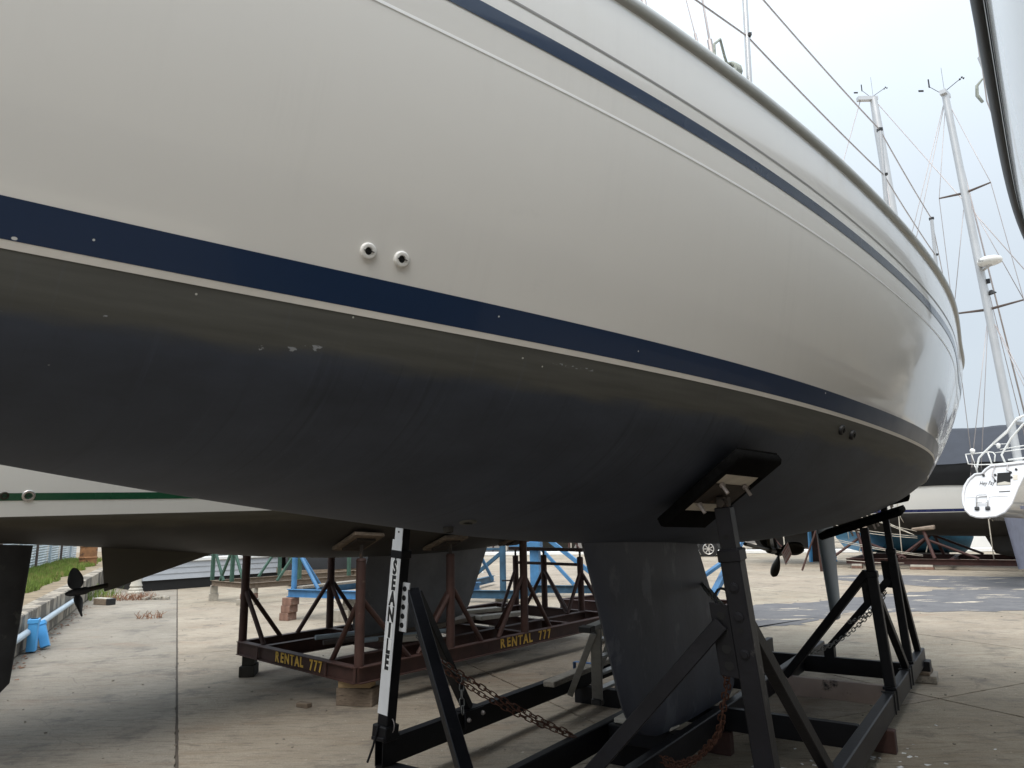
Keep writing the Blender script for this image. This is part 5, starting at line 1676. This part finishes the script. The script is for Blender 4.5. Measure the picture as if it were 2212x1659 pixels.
for s in (-3, 0, 2.8):
    for sd in (1, -1):
        q = H6.P(s, -.4, sd); f_ = V(q.x, q.y, 0) + H6.n * (sd * .3)
        b.tube([q, f_], .05, 8); b.tube([q - V(0, 0, .4), f_ + H6.e * .7], .035, 6); b.tube([q - V(0, 0, .4), f_ - H6.e * .7], .035, 6)
b.build('stand', M['redbrown'], b6)
b = B(); b.box(H6.W(-.3, 0, 1.38), 4.6, 1.8, .5, H6.e, H6.n, bev=.12); cr6 = b.build('coachroof', M['white'], b6)
for i in range(3):
    b = B(); b.box(H6.W(-1.6 + 1.3 * i, -.905, 1.42), .7, .02, .2, H6.e, H6.n); b.build('window', M['glass'], cr6)
b = B(); b.tube([H6.W(.8, 0, 1.2), H6.W(.6, 0, 13.5)], .10, 12); b.build('mast', M['alu'], b6, smooth=True, angle=50)
b = B()
tp6 = []
for s in (-4.6, -2.6, -.6, 1.6, 3.6):
    p = H6.sheer(s, .03, -.05, -1); b.tube([p, p + V(0, 0, .62)], .013, 6); tp6.append(p + V(0, 0, .62))
b.build('stanchion', M['steel'], b6)
b = B(); b.tube(tp6, .005, 5); b.tube([t - V(0, 0, .3) for t in tp6], .005, 5); b.build('lifeline', M['wire'], b6)

# ------------------------------------------------------------------ stern-on boat at the right edge
h4 = V(cos(radians(42)), sin(radians(42)), 0); w4 = V(h4.y, -h4.x, 0)
P4 = V(10.34, 16.0, 1.503)
rk = (h4 * .55 + V(0, 0, 1)).normalized()
k4 = 16 / 14
OUT = [(-.35, .519), (-.345, .40), (-.334, .304), (-.284, .161), (-.199, .055), (-.10, .012), (0, 0), (.227, .023), (.364, .109), (.466, .275), (.568, .614), (.672, .886), (.74, 1.022), (.775, 1.161), (.673, 1.169), (.376, 1.146), (.12, 1.141), (.03, 1.06), (-.027, .975), (-.148, .968), (-.257, .853), (-.324, .71)]
def T4(u, v, off=0.0):
    nn = w4.cross(rk)
    if nn.dot(h4) > 0: nn = -nn
    return P4 + w4 * (u * k4) + rk * (v * k4) + nn * off
NB4 = w4.cross(rk)
if NB4.dot(h4) > 0: NB4 = -NB4
b4 = root('sailboat', V(12.2, 17.7, 0), 'white sailboat seen stern-on at the right edge with a radar mast and ladder', 'sailboat')
b = B(); b.prism([T4(u, v) for u, v in OUT], -NB4 * .03); b.build('transom', M['transom'], b4)
# rim round the transom
b = B()
rim = [T4(u, v, .01) for u, v in OUT]
b.tube(rim, .030, 8, closed=True); b.build('transom_rim', M['transom'], b4, smooth=True)
def loft4(filt, name, mat, off=0.0):
    cx = .22
    b = B(); rows = []
    for (f, sw, sh, dz) in ((0.02, 1, 1, 0), (.8, 1.18, 1.0, -.02), (2.0, 1.42, 1.05, -.10), (3.4, 1.50, 1.08, -.12), (4.6, 1.1, 1.1, -.05), (5.3, .55, 1.12, .03), (5.7, .05, 1.12, .12)):
        r = []
        for u, v in OUT:
            if not filt(u, v): continue
            kf = max(0.0, 1 - f / .9)
            p = P4 + w4 * ((cx + (u - cx) * sw) * k4) + V(0, 0, v * k4 * sh * .88 + dz) + h4 * (f + .55 * .88 * v * k4 * kf)
            r.append(p)
        rows.append(r)
    b.grid(rows, closed=True)
    return b.build(name, mat, b4, smooth=True, angle=50)
loft4(lambda u, v: True, 'hull', M['gel2'])
b = B()
for f0 in range(0, 24):
    pass
rows = []
for (f, sw) in ((.35, 1.07), (.8, 1.19), (2.0, 1.43), (3.4, 1.51), (4.4, 1.16)):
    r = []
    for zz in (.20, .26):
        uu = .52
        r.append(P4 + w4 * ((.22 + (uu - .22) * sw + .012) * k4) + V(0, 0, zz * k4 - .06) + h4 * (f + .05))
    rows.append(r)
b.grid(rows); b.build('boot_stripe', M['bluestripe'], b4)
# details on the transom
FX = frame(T4(.055, .755, .006), w4, rk, NB4)
put_text('Hey Fay', .15, .001, FX, M['ink'], b4, 'lettering', sx=.60, shear=.3)
b = B(); b.prism([T4(u, v, .004) for u, v in ((.225, .70), (.455, .70), (.455, .975), (.235, .975))], NB4 * .004); win = b.build('locker_opening', M['hole'], b4)
b = B(); b.prism([T4(u, v, .008) for u, v in ((.235, .70), (.455, .70), (.455, .745), (.36, .775), (.24, .745))], NB4 * .004); b.build('locker_lip', M['stone'], win)
b = B(); b.prism([T4(u, v, .003) for u, v in ((-.30, .445), (.42, .455), (.42, .472), (-.30, .462))], NB4 * .006); b.build('transom_step_line', M['steel'], b4)
b = B(); b.prism([T4(u, v, .003) for u, v in ((.266, .545), (.448, .550), (.448, .565), (.266, .560))], NB4 * .006); b.build('vent_slot', M['ink'], b4)
b = B()
lad = [T4(-.10, .19, .03), T4(-.105, .45, .05), T4(-.07, .475, .05), T4(.06, .48, .05), T4(.095, .45, .05), T4(.09, .19, .03)]
b.tube(lad, .011, 6); b.tube([T4(-.10, .30, .05), T4(.09, .30, .05)], .010, 6); b.build('ladder', M['steel'], b4, smooth=True)
b = B()
for u in (-.094, .087):
    b.box(T4(u, .19, .03), .09, .07, .05, w4, rk, NB4, bev=.01)
for u, v in ((.20, .93), (.20, .80), (.46, .97), (.47, .86), (.55, 1.03), (0.0, .93)):
    b.lathe(T4(u, v, .0), NB4, [(.024, 0), (.024, .03), (.012, .035)], 10)
b.build('deck_fitting', M['rubber'], b4)
b = B(); b.prism([T4(u, v, .004) for u, v in ((.50, .80), (.57, .80), (.57, .92), (.50, .92))], NB4 * .004); b.build('yellowed_plate', M['boardwhite'], b4)
b = B(); b.tube([T4(-.03, .96, .02), T4(.03, .95, .08), T4(.02, .93, .04)], .010, 5); b.tube([T4(.20, 1.14, .03), T4(.165, .98, .06), T4(.165, .88, .06), T4(.20, .82, .03)], .012, 5); b.tube([T4(.42, 1.15, .03), T4(.40, 1.02, .05), T4(.45, .98, .03)], .012, 5); b.build('hose', M['wire'], b4, smooth=True)
# pushpit, arch
O4 = P4 + h4 * 1.0
def A4(u, z, f=0.0):
    return O4 + w4 * (u * k4) + V(0, 0, 1.6 + (z - 1.6) * k4 - P4.z) + h4 * f
tubes = [
    ([(-.22, 2.39), (-.20, 2.57), (-.15, 2.72), (-.06, 2.81), (.13, 2.98), (.40, 3.19), (.57, 3.41), (.72, 3.49), (1.0, 3.52)], .022),
    ([(.13, 3.0), (.42, 3.24), (.60, 3.46), (.95, 3.56)], .016),
    ([(.30, 2.56), (.25, 2.75), (.32, 2.86), (.45, 3.06), (.70, 3.33), (.95, 3.45)], .022),
    ([(-.39, 2.81), (.05, 2.825), (.11, 2.81), (.14, 2.76), (.11, 2.62)], .014),
    ([(-.38, 2.80), (-.36, 2.61), (-.18, 2.58), (.13, 2.57), (.7, 2.60)], .012),
    ([(-.28, 2.82), (-.24, 2.61)], .010), ([(.02, 2.81), (.06, 2.58)], .016),
    ([(.24, 2.86), (.64, 2.90), (1.0, 2.93)], .012), ([(.24, 2.86), (.36, 2.87), (.42, 2.96), (.13, 2.97)], .010),
    ([(.25, 2.75), (.30, 2.56)], .014), ([(.14, 2.80), (.7, 2.84)], .010), ([(.35, 2.64), (1.0, 2.68)], .02), ([(-.22, 2.39), (-.25, 2.60)], .012)]
b = B()
for pts, r in tubes:
    b.tube([A4(*p) for p in pts], r, 7)
b.build('pushpit_rail', M['white'], b4, smooth=True)
b = B()
for u, z, r in ((-.25, 2.86, .055), (.22, 2.93, .045)):
    b.lathe(A4(u, z), V(0, 0, 1), [(r * .5, -.05), (r, 0), (r, .04), (r * .4, .07)], 10)
b.build('stern_light', M['white'], b4, smooth=True, angle=50)
b = B(); b.box(A4(-.28, 2.47), .10, .10, .14, w4, h4); b.box(A4(-.16, 2.47), .07, .08, .12, w4, h4); b.build('engine_bracket', M['rubber'], b4)
# rudder
r4 = lambda s, z: P4 + w4 * .56 + h4 * s + V(0, 0, z - P4.z)
b = B(); foil_fin(b, r4(-.60, 1.50), r4(1.05, 1.46), r4(-.08, .42), r4(.95, .42), .10, w4, round_tip=0, rows=8); b.build('rudder', M['rudder4'], b4, smooth=True, angle=60)
b = B(); foil_fin(b, r4(2.2, 1.45), r4(4.6, 1.45), r4(2.6, .15), r4(4.2, .15), .25, w4, round_tip=.1, rows=8); b.build('keel', M['anti3'], b4, smooth=True, angle=60)
b = B(); b.box(r4(3.4, .075), 2.2, .5, .14, h4, w4); b.build('keel_block', M['woodold'], b4)
# mast 1
m0, m1 = V(12.76, 18.0, 2.2), V(12.27, 18.0, 13.1)
def Mz(z):
    return m0.lerp(m1, (z - m0.z) / (m1.z - m0.z))
b = B(); rows = []
for z in (2.2, 6, 10, 13.1):
    k = 1 if z < 12 else .9
    rows.append([Mz(z) + h4 * (.145 * cos(a) * k) + w4 * (.095 * sin(a) * k) for a in [2 * pi * i / 14 for i in range(14)]])
b.grid(rows, closed=True); ms = b.build('mast', M['alu'], b4, smooth=True)
b = B(); b.box(Mz(13.12), .42, .16, .12, h4, w4); b.box(Mz(13.2), .10, .10, .1, h4, w4); b.build('masthead', M['alu'], ms)
def masthead_gear(base, wv, parent):
    b = B()
    b.tube([base, base + wv * .35 + V(0, 0, .22), base + wv * .42 + V(0, 0, .24)], .010, 5)
    for k in range(3):
        a = 2 * pi * k / 3
        b.lathe(base + wv * .44 + V(.05 * cos(a), .05 * sin(a), .25), V(0, 0, 1), [(.012, -.02), (.028, .02)], 6)
    b.tube([base - wv * .1, base - wv * .36 + V(0, 0, .30)], .008, 5)
    b.box(base - wv * .34 + V(0, 0, .38), .03, .02, .26)
    b.box(base - wv * .55 + V(0, 0, .22), .14, .02, .05)
    b.tube([base, base + V(0, 0, .75)], .005, 4)
    b.build('wind_sensor', M['rubber'], parent)
masthead_gear(Mz(13.2), (w4 + h4 * .3).normalized(), ms)
sp_ends = []
for z, L in ((10.15, .62), (6.85, .80)):
    for sd in (1, -1):
        q = Mz(z) + w4 * (sd * L) + V(0, 0, .07)
        b = B(); b.tube([Mz(z), q], [.038, .022], 6); b.build('spreader', M['fencepost'], ms)
        sp_ends.append((sd, z, q))
b = B(); c = Mz(8.05) - w4 * 0 + w4 * .30 - h4 * .25
b.lathe(c, V(0, 0, 1), [(.17, -.10), (.27, -.06), (.29, .0), (.27, .05), (.20, .09), (.05, .10)], 20); b.build('radar_dome', M['white'], ms, smooth=True, angle=50)
b = B(); b.beam(Mz(7.9), c + V(0, 0, -.10), .10, .05); b.build('radar_bracket', M['alu'], ms)
put_text('Ray', .10, .001, frame(c + (-h4 * .5 - w4 * .25).normalized() * .285 + V(0, 0, .0), (w4 - h4 * .3).normalized(), V(0, 0, 1), (-h4 - w4 * .3).normalized()), M['ink'], ms, 'lettering')
b = B(); b.lathe(Mz(7.35) + w4 * .14, V(.3, 0, -1), [(.03, 0), (.10, .10), (.10, .12)], 10); b.box(Mz(7.6) + w4 * .12, .1, .06, .12, w4, h4); b.build('deck_light', M['rubber'], ms)
b = B()
up_ = {sd: [q for s_, z, q in sp_ends if s_ == sd and z > 9][0] for sd in (1, -1)}
lo_ = {sd: [q for s_, z, q in sp_ends if s_ == sd and z < 9][0] for sd in (1, -1)}
for sd in (1, -1):
    dk = m0 + w4 * (sd * 1.05) + V(0, 0, .05)
    for pts in ([Mz(13.0), up_[sd], lo_[sd], dk], [Mz(10.1), lo_[sd]], [Mz(6.8), dk + h4 * .4], [Mz(6.8), dk - h4 * .5]):
        b.tube(pts, .009, 5)
bowp = P4 + h4 * 5.6 + V(0, 0, 1.1)
b.tube([Mz(12.9), bowp], .022, 6); b.tube([Mz(10.0), bowp - h4 * .6], .010, 5)
b.tube([Mz(13.05), V(10.6, 22.6, 2.6)], .010, 5); b.tube([Mz(13.0), V(10.9, 22.3, 2.6)], .010, 5)
b.tube([Mz(13.05) + h4 * .2, Mz(3) + h4 * .28], .007, 4)
b.build('stay', M['wire'], ms, smooth=True)
b = B(); b.tube([Mz(3.9) + w4 * .0 + h4 * .2, Mz(3.9) + h4 * 3.2 + V(0, 0, .1)], .075, 10); b.build('boom', M['alu'], b4, smooth=True, angle=50)

# ------------------------------------------------------------------ covered boat behind it
H5 = Hull(-34.8, V(13.6, 23.0, 0), 1.645, 0.0, [-6.2, -4.5, -2, 0, 2, 4, 5.6, 6.4], [.9, 1.2, 1.45, 1.5, 1.45, 1.2, .6, .15], [.15] * 8,
          [.1, .35, .62, .72, .74, .6, .3, .08], lambda s: .98, -6.2, 6.9, bow=(5.6, 6.9))
b5_ = root('sailboat', H5.W(0, 0, -1.64), 'white sailboat with a dark blue waterline under a big charcoal winter cover at the right', 'sailboat')
H5.make(b5_, (M['anti3'], M['gel2']), nst=50, bands=(
    ('boot_stripe', lambda s, z: .02, lambda s, z: .105, M['bluestripe'], .004),), rail=0.03)
b = B(); foil_fin(b, H5.W(1.0, 0, -.6), H5.W(5.0, 0, -.35), H5.W(1.3, 0, -1.35), H5.W(3.6, 0, -1.35), .3, H5.n, round_tip=.1, rows=8); b.build('keel', M['anti3'], b5_, smooth=True, angle=60)
b = B(); rows = []; rows2 = []
for i in range(61):
    s = -6.0 + 12.4 * i / 60
    k = sqrt(max(.06, 1 - (abs(s + .2) / 6.9) ** 3))
    r = []
    for j in range(21):
        u = -1 + 2 * j / 20
        y = u * 1.95 * k
        z = 2.62 - 1.22 * abs(u) ** 1.15 + .04 * noise.noise(V(s * 1.2, u * 2, 0)) + .015 * noise.noise(V(s * 5, u * 1.2, 4))
        r.append(H5.W(s, y, z))
    rows.append(r)
b.grid(rows); b.build('cover', M['tarp'], b5_, smooth=True)
b = B()
for sd in (1, -1):
    rows = []
    for i in range(121):
        s = -6.0 + 12.4 * i / 120
        k = sqrt(max(.06, 1 - (abs(s + .2) / 6.9) ** 3))
        ph = (s + 1.05) / 2.3
        sc = abs(sin(pi * ph)) ** .6
        r = []
        for j in range(7):
            v = j / 6
            y = (1.95 * k - .02) * (1 - v) + v * (H5.sec(s)[1] + .03) + .015 * noise.noise(V(s * 6, v * 2, sd))
            z = (1.40 - .13) * (1 - v) + v * (.72 - .0 + .075 * sc) + (.13 if j == 0 else 0)
            r.append(H5.W(s, y * sd, z))
        rows.append(r)
    b.grid(rows)
b.build('cover_skirt', M['tarpdark'], b5_, smooth=True)
mb5, mt5 = V(13.60, 23, 2.5), V(13.10, 23, 16.2)
b = B(); b.tube([mb5, mb5.lerp(mt5, .9), mt5], [.15, .15, .12], 14); ms5 = b.build('mast', M['alu'], b5_, smooth=True, angle=50)
b = B(); b.box(mt5 + V(-.22, 0, .0), .7, .16, .14); b.build('masthead', M['alu'], ms5)
masthead_gear(mt5 + V(0, 0, .1), V(1, -.2, 0).normalized(), ms5)
b = B()
b.tube([mt5 + V(-.45, 0, 0), H5.W(-5.9, 0, 1.1)], .014, 5); b.tube([mt5, H5.W(6.2, 0, 1.0)], .014, 5)
for sd in (1, -1):
    b.tube([mt5, mb5.lerp(mt5, .55) + H5.n * sd * .8, H5.W(0, 1.5 * sd, 1.0)], .012, 5)
b.build('stay', M['wire'], ms5, smooth=True)
# ropes holding the cover down
for (s, zend) in ((-1.05, .62), (1.25, .25), (3.55, .3)):
    p = H5.W(s, H5.sec(s)[1] + .05, .72)
    q = H5.W(s, H5.sec(s)[0] + .03, .06)
    g_ = V(q.x, q.y, .25) + H5.n * .35
    b = B(); b.tube([p, q, q + (g_ - q) * .5 + H5.n * .06, g_], .016, 6); b.tube([q, q + V(.05, 0, -.2), q + V(.12, 0, -.34)], .012, 5)
    tag(b.build('rope', M['rope'], None, smooth=True), {-1.05: 'pale rope tied down from the scalloped cover beside the transom boat', 1.25: 'pale rope hanging behind the transom boat to the red beam', 3.55: 'pale rope at the covered far end of the blue-lined white boat'}[s], 'rope')
# its cradle
c5 = root('boat_cradle', V(12.5, 20.9, 0), 'red-brown steel cradle on brick blocks under the covered white boat', 'boat cradle')
e5, n5 = H5.e, H5.n
Q5 = lambda s, y, z: H5.W(s, y, z - 1.645)
RB = M['redbrown']
fb5 = None
for y in (2.0, -1.3):
    b = B(); b.ibeam(Q5(-2.6, y, .22), Q5(4.4, y, .22), .14, .16); o = b.build('beam', RB, c5)
    fb5 = fb5 or o
for s in (-2.5, .2, 2.4, 4.3):
    b = B(); b.ibeam(Q5(s, -1.25, .22), Q5(s, 1.9, .22), .12, .15); b.build('cross_beam', RB, c5)
b = B(); b.box(Q5(2.55, 2.075, .22), .75, .012, .12, e5, n5); lb = b.build('name_plate', M['bluedark'], fb5)
put_text('ANDERSON', .13, .001, frame(Q5(2.55, 2.084, .225), e5 if e5.dot(V(1, 0, 0)) > 0 else -e5, V(0, 0, 1), n5), M['label'], lb)
for s, y, lean in ((-.45, 1.9, -.3), (2.6, 1.9, -.3), (-2.3, 1.9, -.3), (-.45, -1.2, .3), (2.6, -1.2, .3)):
    top5 = Q5(s, y + lean * 1.6, 1.12 if y > 0 else 1.2)
    b = B(); b.tube([Q5(s + .25, y, .3), top5], .05, 10); po = b.build('post', RB, c5, smooth=True, angle=50)
    for ds in (1.35, -.7):
        b = B(); b.tube([top5 - V(0, 0, .25), Q5(s + ds, y, .32)], .04, 8); b.build('brace', RB, po, smooth=True, angle=50)
    if y > 0:
        b = B(); b.box(top5 + V(0, 0, .06), .62, .3, .10, (e5 + V(0, 0, .10)).normalized(), n5, V(0, 0, 1), bev=.03, wob=.03); b.build('burlap_pad', M['ripbag'], po)
        b = B(); b.tube([top5 - V(0, 0, .1), top5 - V(0, 0, .4) + e5 * .08, top5 - V(0, 0, .65)], .016, 5); b.build('lashing', M['rope'], po)
ii = 0
for s, y, l in ((-2.3, 2.0, 'brick block under the left end of the far red cradle beam'), (-.55, 2.0, 'brick block with a pale top under the front beam of the far red cradle'), (3.6, 2.0, 'brick block under the right end of the far red cradle beam'), (-2.3, -1.3, 'brick block under the rear left of the far red cradle'), (3.6, -1.3, 'brick block under the rear right of the far red cradle')):
    p = Q5(s, y, 0)
    block('brick_block', p, .62 if ii == 1 else .3, .25, .075, radians(-34.8), M['brick'], l, 'block')
    block('stone_slab', p + V(0, 0, .076), .58 if ii == 1 else .28, .24, .062, radians(-33), M['stone'], l.replace('brick block with a pale top', 'pale slab').replace('brick block', 'pale slab').replace('far red', 'brick block of the far red'), 'block')
    ii += 1
# lines tied from the cradle towards the left: bundle of ropes
bpts = [(Q5(-.6, 1.75, 1.10), V(9.2, 22.3, 2.0)), (Q5(-.6, 1.8, .95), V(8.9, 21.8, 1.45)), (Q5(-.6, 1.8, .90), V(9.0, 21.6, 1.35)), (Q5(-.5, 1.9, .42), V(9.1, 21.2, 1.05)), (Q5(-.5, 1.9, .38), V(9.0, 21.2, 1.0)), (Q5(-1.0, 2.05, .18), V(9.8, 21.0, .42)), (Q5(-.7, 2.0, 1.02), H5.W(-3.2, 1.5, .65)), (Q5(-.65, 2.0, 1.0), H5.W(-2.9, 1.5, .70))]
labs = ['highest of the pale mooring lines strung left from the burlap pad of the far cradle', 'upper pale line with hanging loops strung left from the far cradle post', 'second pale line beside the looped one at the far cradle post', 'pale line running low from the far red cradle post', 'pale line doubled below another low on the far red cradle', 'lowest pale line lying near the far red cradle beam', 'pale line rising from the burlap pad to the cover, the left one', 'pale line rising from the burlap pad to the cover, the right one']
# the lines end on a tall stand left of the covered boat
st5 = root('boat_stand', V(9.1, 21.6, 0), 'dark three-legged steel stand behind the far right black posts holding the mooring lines', 'boat stand')
b = B(); b.tube([V(9.05, 21.7, 0), V(9.05, 21.7, 2.05)], .045, 10); b.build('post', M['redoxide'], st5, smooth=True, angle=50)
for dx, dy in ((.5, .2), (-.5, .2), (.0, -.5)):
    b = B(); b.tube([V(9.05, 21.7, 1.3), V(9.05 + dx, 21.7 + dy, .02)], .03, 8); b.build('leg', M['redoxide'], st5, smooth=True, angle=50)
for (p, q), l in zip(bpts, labs):
    if 'cover' not in l:
        q = V(9.05, 21.7, q.z)
    b = B(); pts = catenary(p, q, .05, 10); b.tube(pts, .011, 5)
    if 'loops' in l:
        for t in (3, 5, 7):
            c = pts[t]
            b.tube([c, c + V(.05, 0, -.12), c + V(0, 0, -.22), c + V(-.05, 0, -.12)], .010, 5, closed=True)
            b.tube([c, c + V(.02, 0, -.35)], .009, 5)
    tag(b.build('rope', M['rope'], None, smooth=True), l, 'rope', 'pale lines tied at the far cradle')
# teal hull and white shed glimpsed beneath
tl = root('motor_boat', V(15.0, 27.6, 0), 'teal blue boat hull standing low behind the far red cradle', 'boat')
b = B(); rows = []
for i in range(17):
    x = -1.7 + 3.4 * i / 16
    k = 1 if i < 10 else sqrt(max(0.02, 1 - ((i - 9) / 7.2) ** 2))
    rows.append([V(15.0 + x * .85 - y * k * .5, 27.6 - x * .5 - y * k * .85 * -1, z + (.5 if abs(y) < .1 else 0) * 0) for y, z in ((-1.2, 1.3), (-1.15, .75), (-.8, .35), (0, .2), (.8, .35), (1.15, .75), (1.2, 1.3))])
b.grid(rows); b.build('hull', M['teal'], tl, smooth=True)
b = B(); b.box(V(15.0, 27.6, 1.33), 3.0, 2.2, .08, V(.86, -.51, 0), V(.51, .86, 0)); b.build('deck', M['white'], tl)
b = B(); b.box(V(15.0, 27.6, .1), 2.4, 1.2, .2, V(.86, -.51, 0), V(.51, .86, 0)); b.build('keel_block', M['wooddark'], tl)
sh = root('shed', V(22.2, 35.0, 0), 'white boarded shed far behind the covered boat', 'shed')
sx, sy = V(.85, -.52, 0).normalized(), V(.52, .85, 0).normalized()
b = B(); b.box(V(22.2, 35.0, 1.3), 7.0, 3.5, 2.6, sx, sy); b.build('wall', M['white'], sh)
b = B(); b.prism([V(22.2, 35.0, 2.6) + sx * -3.6 + sy * -1.95, V(22.2, 35.0, 3.5) + sx * -3.6, V(22.2, 35.0, 2.6) + sx * -3.6 + sy * 1.95], sx * 7.2); b.build('roof', M['tin'], sh)
b = B(); b.box(V(22.2, 35.0, 1.05) + sx * 1.5 - sy * 1.76, .9, .05, 2.0, sx, sy); b.build('door', M['bluedark'], sh)
# ------------------------------------------------------------------ far side of the yard
b = B(); b.beam(V(-2, 36.5, .08), V(24, 30.0, .08), .5, .16, bev=.02); struct(b.build('kerb', M['white'], None))
car = root('parked_car', V(7.0, 31.5, 0), 'dark grey car with bright alloy wheels parked far behind the keel', 'car')
cx_, cy_ = V(-.98, .20, 0).normalized(), V(.20, .98, 0).normalized()
co = V(8.24, 31.1, 0)
body = [(-.95, .30), (-.98, .55), (-.85, .82), (-.2, .93), (2.55, .93), (3.35, .80), (3.5, .55), (3.45, .28)]
b = B(); b.prism([co + cx_ * x + V(0, 0, z) + cy_ * .02 for x, z in body], cy_ * 1.72); bmesh.ops.bevel(b.bm, geom=b.bm.edges[:], offset=.06, segments=2, affect='EDGES'); bd = b.build('body', M['carpaint'], car, smooth=True, angle=40)
cabp = [(-.55, .90), (.05, 1.38), (1.45, 1.40), (2.2, .92)]
b = B(); b.prism([co + cx_ * x + V(0, 0, z) + cy_ * .18 for x, z in cabp], cy_ * 1.4); b.build('cabin', M['glass'], car)
b = B(); b.prism([co + cx_ * x + V(0, 0, z) + cy_ * .16 for x, z in ((.0, 1.36), (.08, 1.43), (1.4, 1.45), (1.5, 1.38))], cy_ * 1.44); b.build('car_roof', M['carpaint'], car)
for x in (0.0, 2.62):
    for yy in (.0, 1.56):
        c = co + cx_ * x + cy_ * (yy + .0) + V(0, 0, .325)
        b = B(); b.lathe(c, cy_, [(.20, 0), (.30, .0), (.325, .03), (.325, .19), (.30, .22), (.2, .22)], 24); wh = b.build('wheel', M['tyre'], car, smooth=True, angle=40)
        o_ = -.012 if yy < 1 else .232
        b = B()
        b.tube([c + cy_ * o_ + cx_ * (.218 * cos(q_)) + V(0, 0, .218 * sin(q_)) for q_ in [2 * pi * i / 24 for i in range(24)]], .020, 6, closed=True)
        b.lathe(c + cy_ * o_, cy_, [(.06, -.008), (.06, .008)], 10)
        for k in range(7):
            a = 2 * pi * k / 7
            d = cx_ * cos(a) + V(0, 0, sin(a))
            b.beam(c + cy_ * o_ + d * .05, c + cy_ * o_ + d * .21, .040, .012, upv=cy_, bev=0)
        b.build('rim', M['rim'], wh)
b = B(); b.lathe(co + V(0, 0, .335) - cy_ * -.005, cy_, [(.40, 0), (.40, .02), (.36, .022)], 24); b.build('wheel_arch', M['dark'], car)
# blue stand far behind the propeller
fs = root('boat_stand', V(11.2, 26.5, 0), 'bright blue stand legs far behind the bronze propeller', 'boat stand')
for dx in (-.32, .55):
    b = B(); b.beam(V(10.9 + dx, 26.2, 0), V(10.9 + dx * .8, 26.2, 1.7), .15, .08, upv=V(1, 0, 0)); b.build('leg', M['bluebox'], fs)
b = B(); b.beam(V(10.4, 26.2, 1.6), V(11.6, 26.2, 1.6), .12, .14); b.build('head_beam', M['bluebox'], fs)
b = B(); b.box(V(10.97, 26.5, .85), .5, .2, 1.7); b.build('dark_post', M['redoxide'], fs)
# far hulls on stands: dark bottoms seen under the cream boat
for i, (x, y, ang, bt, lab) in enumerate(((13.5, 36.0, -14, M['anti3'], 'far white sailboat with a black bottom beyond the kerb, left of two'), (24.5, 38.0, -20, M['anti'], 'far white sailboat with a navy bottom beyond the kerb, rightmost'), (2.0, 40.0, -14, M['anti2'], 'far white sailboat with a brown bottom beyond the parked car'))):
    Hf = Hull(ang, V(x, y, 0), 1.5, 0, [-5, -3, 0, 3, 4.6, 5.2], [.8, 1.2, 1.5, 1.1, .4, .1], [.2] * 6, [.15, .5, .75, .5, .15, .05], lambda s: 1.1, -5, 5.8, bow=(4.6, 5.8))
    bf = root('sailboat', Hf.W(0, 0, -1.5), lab, 'sailboat')
    Hf.make(bf, (bt, M['gel2']), nst=24, rail=.04)
    b = B(); b.prism([Hf.W(s, .12, z) for s, z in ((-1.8, -.6), (1.6, -.6), (1.2, -1.38), (-1.4, -1.38))], Hf.n * -.24); b.build('keel', bt, bf)
    b = B(); b.box(Hf.W(0, 0, -1.44), 3.4, .5, .10, Hf.e, Hf.n); b.build('keel_block', M['woodold'], bf)
    b = B(); b.box(Hf.W(-.2, 0, 1.3), 4.6, 1.7, .5, Hf.e, Hf.n, bev=.12); b.build('coachroof', M['white'], bf)
    b = B()
    for s in (-3, -1, 1.2, 3):
        for sd in (1, -1):
            q = Hf.P(s, -.4, sd)
            b.tube([q, V(q.x, q.y, 0) + Hf.n * (sd * .3)], .05, 6)
            b.tube([q - V(0, 0, .2), V(q.x, q.y, 0) + Hf.n * (sd * .3) + Hf.e * .7], .035, 6)
    b.build('stand', M['redbrown'], bf)
    b = B()
    for s in (-3.6, -2.1, -.4, 1.4, 2.6):
        p = Hf.sheer(s, 0, .05)
        b.tube([p, V(p.x, p.y, .1) + Hf.n * .2], .03, 5)
    b.build('fender_line', M['rope'], bf)
# ------------------------------------------------------------------ grit, chips and bits on the concrete
b = B()
for i in range(380):
    a = rnd.uniform(3.2, 17); t = rnd.uniform(-.75, .85)
    x, y = a * t, a
    s_ = rnd.uniform(.003, .011)
    ang = rnd.uniform(0, 6)
    b.box(V(x, y, s_ * .3), s_ * 2, s_ * 1.4, s_, V(cos(ang), sin(ang), 0), V(-sin(ang), cos(ang), 0), wob=s_ * .25)
struct(b.build('gravel', M['pebble'], None), 'stuff')
b = B()
for i in range(170):
    a = rnd.gauss(0, 1)
    p = C(4.9 + rnd.gauss(0, .7), -.9 + rnd.gauss(0, .35), .002)
    s_ = rnd.uniform(.006, .02); ang = rnd.uniform(0, 6)
    b.box(p, s_ * 2, s_, .003, V(cos(ang), sin(ang), 0), V(-sin(ang), cos(ang), 0), wob=s_ * .2)
struct(b.build('paint_chips', M['label'], None), 'stuff')
b = B()
for i in range(110):
    al = rnd.uniform(9, 18.5)
    p = G(-1.74 + abs(rnd.gauss(0, .10)), al, .012)
    s_ = rnd.uniform(.012, .026); ang = rnd.uniform(0, 6)
    b.box(p, s_ * 2, s_, .004, V(cos(ang), sin(ang), rnd.uniform(-.2, .2)), V(-sin(ang), cos(ang), 0), wob=s_ * .25)
struct(b.build('fallen_leaves', M['dry'], None), 'stuff')
